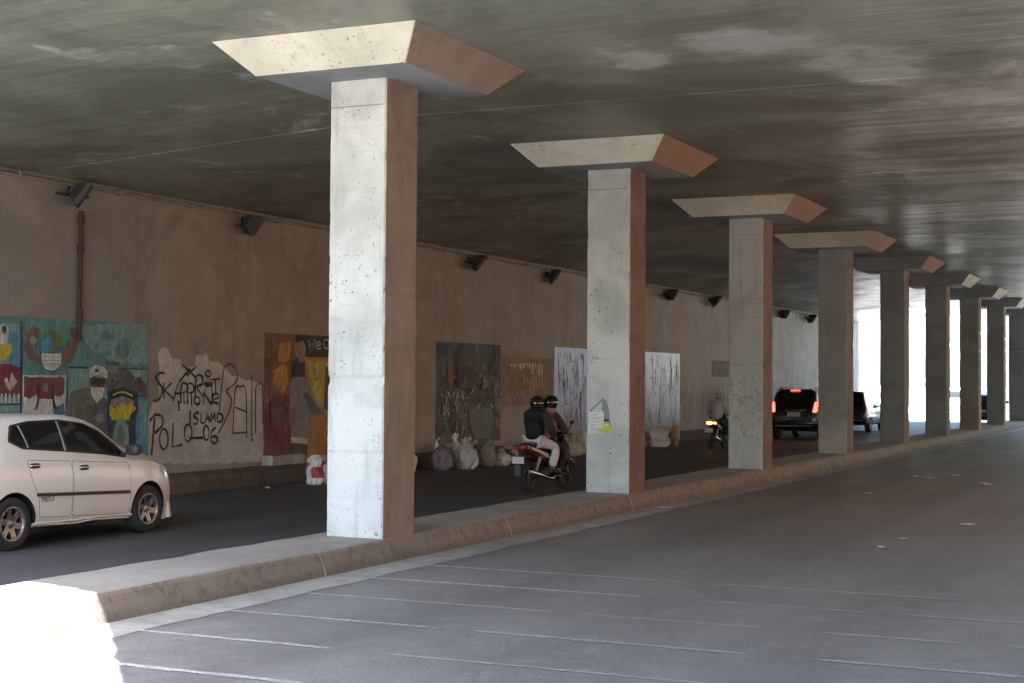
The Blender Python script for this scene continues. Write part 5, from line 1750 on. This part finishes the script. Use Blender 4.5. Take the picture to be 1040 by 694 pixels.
    hbar = MB(); hbar.loft([((0, .28, .98), .06, .03), ((0, .33, 1.0), .14, .06), ((0, .42, 1.0), .13, .075), ((0, .49, .97), .08, .06)], 14)
    hbar = hbar.build('handlebar_cowl', M['black_plastic'], t)
    gp = MB()
    gp.tube([(-.36, .28, 1.03), (-.22, .33, 1.03), (-.1, .38, 1.02), (.1, .38, 1.02), (.22, .33, 1.03), (.36, .28, 1.03)], .013, 8)
    for s_ in (-1, 1): gp.tube([(s_ * .25, .32, 1.03), (s_ * .36, .28, 1.03)], .02, 10); gp.tube([(s_ * .22, .36, 1.03), (s_ * .35, .36, 1.02)], .006, 6)
    gp.build('handlebar', M['black_plastic'], t)
    MB().ball((0, .49, .99), (.085, .03, .06), 0, 3).build('headlight', M['lamp_clear'], t)
    for s_ in (-1, 1):
        mr = MB(); mr.tube([(s_ * .22, .34, 1.04), (s_ * .27, .36, 1.17), (s_ * .31, .35, 1.23)], .008, 6); mr.ball((s_ * .33, .35, 1.25), (.06, .018, .038), 0, 3, Matrix.Rotation(-s_ * .35, 4, 'Y'))
        mr.build('mirror', M['black_plastic'], t)
        pg = MB(); pg.tube([(s_ * .10, .10, .27), (s_ * .25, .10, .27)], .016, 8); pg.tube([(s_ * .10, -.28, .33), (s_ * .22, -.30, .33)], .014, 8)
        pg.build('footpeg', M['steel'], t)
    return t


BL = (-2.50, 10.72, 0)
BRZ = -.15
motorbike(BL, 'black and red motorbike carrying two people past the second pillar', M['bike_red'], M['bike_white'], False, BRZ)
J = dict(hip=(0, -.10, .90), waist=(0, -.08, 1.05), chest=(0, -.01, 1.24), neck=(.01, .05, 1.46), head=(.03, .08, 1.585), turn=-.25,
         l=dict(sh=(-.18, .02, 1.36), el=(-.27, .14, 1.14), wr=(-.29, .25, 1.045), hp=(-.09, -.06, .87), kn=(-.17, .28, .74), an=(-.17, .12, .36), to=(-.18, .22, .31)),
         r=dict(sh=(.18, .02, 1.36), el=(.28, .13, 1.13), wr=(.295, .25, 1.045), hp=(.09, -.06, .87), kn=(.19, .28, .73), an=(.18, .12, .36), to=(.19, .22, .31)))
rider(BL, 'person steering the red motorbike in black helmet and pink scarf', J, dict(top=[M['scarf_pink'], M['shirt_brown']], legs=M['trousers_dark'], shoe=M['shoe'], bulk=1.15), helmet=M['helmet'], scarf=M['scarf_pink'], rz=BRZ)
J = dict(hip=(-.0, -.42, .95), waist=(-.01, -.42, 1.10), chest=(-.03, -.37, 1.30), neck=(-.03, -.31, 1.46), head=(-.04, -.28, 1.575), turn=.15,
         l=dict(sh=(-.20, -.34, 1.41), el=(-.27, -.22, 1.17), wr=(-.20, -.05, 1.06), hp=(-.10, -.38, .91), kn=(-.23, -.04, .80), an=(-.23, -.20, .41), to=(-.24, -.10, .37)),
         r=dict(sh=(.16, -.34, 1.40), el=(.26, -.26, 1.11), wr=(.20, -.06, 1.0), hp=(.10, -.38, .91), kn=(.24, -.04, .79), an=(.23, -.20, .41), to=(.24, -.10, .37)))
rider(BL, 'pillion passenger in black helmet, black jacket and white trousers on the red motorbike', J, dict(top=[M['jacket_black'], M['shirt_brown']], legs=M['trousers_white'], shoe=M['shoe'], bulk=1.26), helmet=M['helmet'], rz=BRZ)

BL2 = (-4.95, 29.3, 0)
motorbike(BL2, 'dark motorbike with glowing tail light and white plate beside the third pillar', M['black_plastic'], M['bike_white'], True)
J = dict(hip=(0, -.16, .90), waist=(0, -.16, 1.05), chest=(0, -.10, 1.26), neck=(0, -.04, 1.46), head=(0, -.01, 1.58), turn=-.1,
         l=dict(sh=(-.19, -.08, 1.38), el=(-.29, .06, 1.15), wr=(-.29, .25, 1.05), hp=(-.09, -.12, .87), kn=(-.19, .26, .73), an=(-.18, .10, .36), to=(-.19, .2, .31)),
         r=dict(sh=(.19, -.08, 1.38), el=(.29, .06, 1.15), wr=(.295, .25, 1.05), hp=(.09, -.12, .87), kn=(.20, .26, .73), an=(.18, .10, .36), to=(.19, .2, .31)))
rider(BL2, 'person in loose grey shirt riding the dark motorbike alone', J, dict(top=[M['shirt_grey']], legs=M['trousers_dark'], shoe=M['shoe'], bulk=1.2), cap=M['cap_pale'])


# ------------------------------------------------------------------ rubbish along the left kerb
def bag(name, loc, w, d_, h, mat, label, cat, seed, knot=True, mats2=None, lean=0, group='rubbish bags along the left kerb', square=0.0):
    mb = MB()
    rings = []
    n, m_ = 56, 40
    def ridge(v): return 1 - abs(noise.noise(v)) * 2.4
    for i in range(m_ + 1):
        t = i / m_
        if knot:
            prof_ = .86 + .16 * math.sin(min(1, t * 1.5) * math.pi)
            if t > .62: prof_ *= max(.17, 1 - ((t - .62) / .24) ** 1.5)
            if t > .84: prof_ = .16 + (t - .84) * 2.3 * (.7 + .5 * noise.noise((seed, t * 5, 3)))
        else: prof_ = .90 + .09 * math.sin(t * math.pi + .4) if t < .86 else .93 - (t - .86) * 3.6
        if t < .08: prof_ *= .82 + 2.2 * t
        ring = []
        for k in range(n):
            a_ = 2 * math.pi * k / n
            ca, sa = math.cos(a_), math.sin(a_)
            pw = 2 / (2 + square * 3)
            x = w / 2 * prof_ * math.copysign(abs(ca) ** pw, ca); y = d_ / 2 * prof_ * math.copysign(abs(sa) ** pw, sa); z = h * t
            cr = 1 + .30 * noise.noise((ca * 1.4 + seed, sa * 1.4, t * 2.3)) + .10 * ridge((ca * 3.2 + seed, sa * 3.2, t * 2.2)) + .07 * ridge((ca * 7 + seed, sa * 7, t * 7)) - .12
            if knot: cr += .07 * math.sin(k * 2.2 + seed * 3 + t * 3) * min(1, max(0, t - .3) * 2)
            top_ = .16 * noise.noise((ca * 1.7, sa * 1.7 + seed, 9)) + .06 * noise.noise((ca * 5, sa * 5 + seed, 2))
            ring.append((x * cr + lean * t * t * h + .05 * w * noise.noise((t * 2, seed, 0)), y * cr, z * (1 + (top_ * t))))
        rings.append(ring)
    rings = [[(x * .84, y * .84, z * .86) for x, y, z in r_] for r_ in rings]
    mb.rings(rings, 0, True)
    o = mb.build(name, [mat] + (mats2 or []))
    if mats2:
        for p in o.data.polygons:
            c = p.center
            f = mats2 and noise.noise((c.x * 5 + seed, c.y * 5, c.z * 3.3))
            if mats2 and .22 * h < c.z < .70 * h and c.x > -.02 and f > -.22: p.material_index = 1
    o.location = loc
    o.rotation_euler = (0, 0, seed * 1.3)
    if mats2: o.rotation_euler = (0, 0, -.7)
    tag(o, label, cat, group)
    return o


bag('sack', (-6.97, 9.85, 0), .46, .38, .60, M['bag_white'], 'slumped white sack with red print beside the nearest pillar', 'sack', 1.2, False, [M['bag_redprint']])
bag('rubbish_bag', (-6.75, 10.05, 0), .42, .36, .62, M['bag_grey'], 'grey plastic bag half hidden behind the nearest pillar', 'rubbish bag', 2.3)
bag('rubbish_bag', (-7.0, 15.15, 0), .58, .50, .78, M['bag_dark'], 'dark plastic bag right of the nearest pillar, first of its row', 'rubbish bag', 3.1)
bag('rubbish_bag', (-7.22, 15.45, .0), .26, .24, .78, M['bag_pale'], 'narrow pale bundle propped behind the first dark bag', 'rubbish bag', 8.8, False)
bag('rubbish_bag', (-6.75, 15.9, 0), .62, .50, .78, M['bag_grey'], 'crumpled grey plastic bag with long neck, second in its row', 'rubbish bag', 4.7)
bag('sack', (-6.72, 16.75, 0), .60, .46, .70, M['bag_brown'], 'brown woven sack standing between grey bag and pale bag', 'sack', 5.5, False, lean=.08)
bag('rubbish_bag', (-6.65, 17.55, 0), .56, .5, .44, M['bag_pale'], 'low pale plastic bag just left of the motorbike', 'rubbish bag', 6.1)
bag('rubbish_bag', (-6.75, 18.15, 0), .5, .46, .42, M['bag_dark'], 'small black bag tucked behind the motorbike wheel', 'rubbish bag', 7.4)
bag('rubbish_bag', (-7.95, 17.0, .30), .5, .40, .34, M['bag_olive'], 'flat olive bag lying up on the ledge', 'rubbish bag', 9.2)
bag('rubbish_bag', (-7.05, 23.8, 0), .62, .55, .80, M['bag_pale'], 'tall pale bag beyond the motorbike, left of the second pillar', 'rubbish bag', 10.6)
bag('rubbish_bag', (-6.95, 22.6, 0), .66, .6, .62, M['bag_olive'], 'olive bag in front of the tall pale bag', 'rubbish bag', 11.7)
bag('rubbish_bag', (-7.28, 14.1, 0), .5, .45, .66, M['bag_pale'], 'pale bag showing just past the right edge of the nearest pillar', 'rubbish bag', 13.2)
bag('rubbish_bag', (-7.25, 16.3, 0), .48, .42, .84, M['bag_pale'], 'tall pale bag squeezed behind the grey bag and brown sack', 'rubbish bag', 14.9)
bag('rubbish_bag', (-7.2, 17.3, 0), .52, .45, .66, M['bag_grey'], 'grey bag standing behind the low pale bag', 'rubbish bag', 16.4)
bag('rubbish_bag', (-7.1, 18.9, 0), .55, .5, .6, M['bag_grey'], 'grey bag behind the rear wheel of the red motorbike', 'rubbish bag', 17.5)
bag('rubbish_bag', (-7.0, 21.4, 0), .6, .5, .55, M['bag_pale'], 'pale bag glimpsed past the front wheel of the red motorbike', 'rubbish bag', 18.2)
bag('sack', (-6.93, 29.55, 0), .86, .40, .62, M['bag_white'], 'wide dirty white sack beside the pale blue panel', 'sack', .25, False, lean=-.12, square=.8)
bag('sack', (-6.72, 30.45, 0), .34, .34, .72, M['bag_tan'], 'tan sack leaning next to the wide white sack', 'sack', 1.9, False, lean=-.1)
bag('rubbish_bag', (-7.2, 28.9, 0), .5, .4, .52, M['bag_dark'], 'dark bag half behind the wide white sack', 'rubbish bag', 2.9)

rb = MB()
random.seed(4)
x0 = 9.95
for k in range(2):
    L = (1.15, .75)[k]
    h = (.19, .13)[k]
    bm = bmesh.new(); bmesh.ops.create_cube(bm, size=1)
    bmesh.ops.subdivide_edges(bm, edges=bm.edges[:], cuts=5, use_grid_fill=True)
    for v in bm.verts: v.co = Vector((v.co.x * .26, v.co.y * L, v.co.z * h)) + Vector((noise.noise(v.co * 6), noise.noise(v.co * 6 + Vector((9, 0, 0))), noise.noise(v.co * 6 + Vector((0, 9, 0))))) * .022
    q = MB(); q.add_bm(bm, 0, None, False); bm.free()
    o = q.build('kerb_block', M['rubble'])
    o.location = (-8.13, x0 + L / 2, .305 + h / 2 + .012)
    x0 += L + .12
    tag(o, ('long', 'shorter')[k] + ' whitewashed concrete block on the ledge under the orange mural', 'concrete block', 'broken blocks on the ledge')


def scrap(loc, s_, label, seed, group='paper scraps on the road'):
    mb = MB()
    n = 7
    vs, fs = [], []
    for i in range(n):
        for j in range(n):
            u, v = i / (n - 1) - .5, j / (n - 1) - .5
            vs.append((u * s_[0] + .02 * noise.noise((u * 4, v * 4, seed)), v * s_[1] + .02 * noise.noise((u * 4, v * 4, seed + 5)), .012 + abs(noise.noise((u * 3.5, v * 3.5, seed + 9))) * s_[2]))
    for i in range(n - 1):
        for j in range(n - 1): fs.append((i * n + j, (i + 1) * n + j, (i + 1) * n + j + 1, i * n + j + 1))
    mb.add(vs, fs, 0, False)
    o = mb.build('paper_scrap', M['litter'], fix=False)
    so = o.modifiers.new('s', 'SOLIDIFY'); so.thickness = .004
    o.location = loc; o.rotation_euler = (0, 0, seed)
    tag(o, label, 'litter', group)


for k, (x, y, s_, lb) in enumerate(((5.52, 7.28, (.30, .22, .06), 'largest pale paper scrap on the right road'), (5.01, 3.69, (.16, .12, .05), 'small crumpled scrap nearest the camera on the right road'),
                                    (5.05, 4.87, (.18, .09, .03), 'flat grey scrap just beyond the nearest crumpled one'), (4.53, 16.34, (.36, .3, .10), 'crumpled scrap farthest right on the right road'),
                                    (3.58, 19.02, (.32, .26, .07), 'paper scrap right of a flat pair on the right road'), (3.2, 18.02, (.34, .28, .04), 'flat paper scrap in the middle of the right road'),
                                    (3.0, 12.73, (.18, .14, .05), 'lone tiny scrap left of the other scraps on the right road'), (.80, 7.85, (.20, .15, .07), 'white crumpled scrap in the gutter by the second pillar'),
                                    (1.36, 35.2, (.4, .3, .1), 'distant scrap beside the median near the seventh pillar'), (-7.0, 8.3, (.16, .14, .10), 'crumpled white scrap below the graffiti at the left kerb'),
                                    (2.85, 18.3, (.22, .18, .05), 'paper scrap left of the flat one in mid road'))):
    scrap((x, y, .004), tuple(q_ * .62 for q_ in s_), lb, k * 1.7 + .4)

# ------------------------------------------------------------------ light
EL = 58.0
hx, hy = -.25, .97
SUN_ROT = math.atan2(-hx, -hy)
w = bpy.data.worlds.new('World')
scene.world = w
w.use_nodes = True
nt = w.node_tree
sky = nt.nodes.new('ShaderNodeTexSky')
sky.sky_type = 'NISHITA'
sky.sun_disc = False
sky.sun_elevation = R_(EL)
sky.sun_rotation = SUN_ROT
sky.dust_density = 2.0
nt.links.new(sky.outputs[0], nt.nodes['Background'].inputs[0])
nt.nodes['Background'].inputs[1].default_value = .15
sl = bpy.data.lights.new('sun', 'SUN')
sl.energy = 5.0
sl.angle = R_(.5)
sl.color = (1.0, .96, .91)
so = bpy.data.objects.new('sun', sl)
COL.objects.link(so)
hl = math.hypot(hx, hy)
dirv = Vector((hx / hl * math.cos(R_(EL)), hy / hl * math.cos(R_(EL)), -math.sin(R_(EL))))
so.rotation_euler = dirv.to_track_quat('-Z', 'Y').to_euler()

vs_ = scene.view_settings
scene.display_settings.display_device = 'sRGB'
vs_.view_transform = 'Standard'
vs_.look = 'None'
vs_.gamma = 1
vs_.use_curve_mapping = False
vs_.exposure = 2.9

cy = scene.cycles
cy.use_denoising = True
cy.denoiser = 'OPENIMAGEDENOISE'
cy.max_bounces = 10
cy.diffuse_bounces = 7
cy.glossy_bounces = 4
cy.sample_clamp_indirect = 12
cy.caustics_reflective = False
cy.caustics_refractive = False
cy.use_adaptive_sampling = True
cy.adaptive_threshold = .015
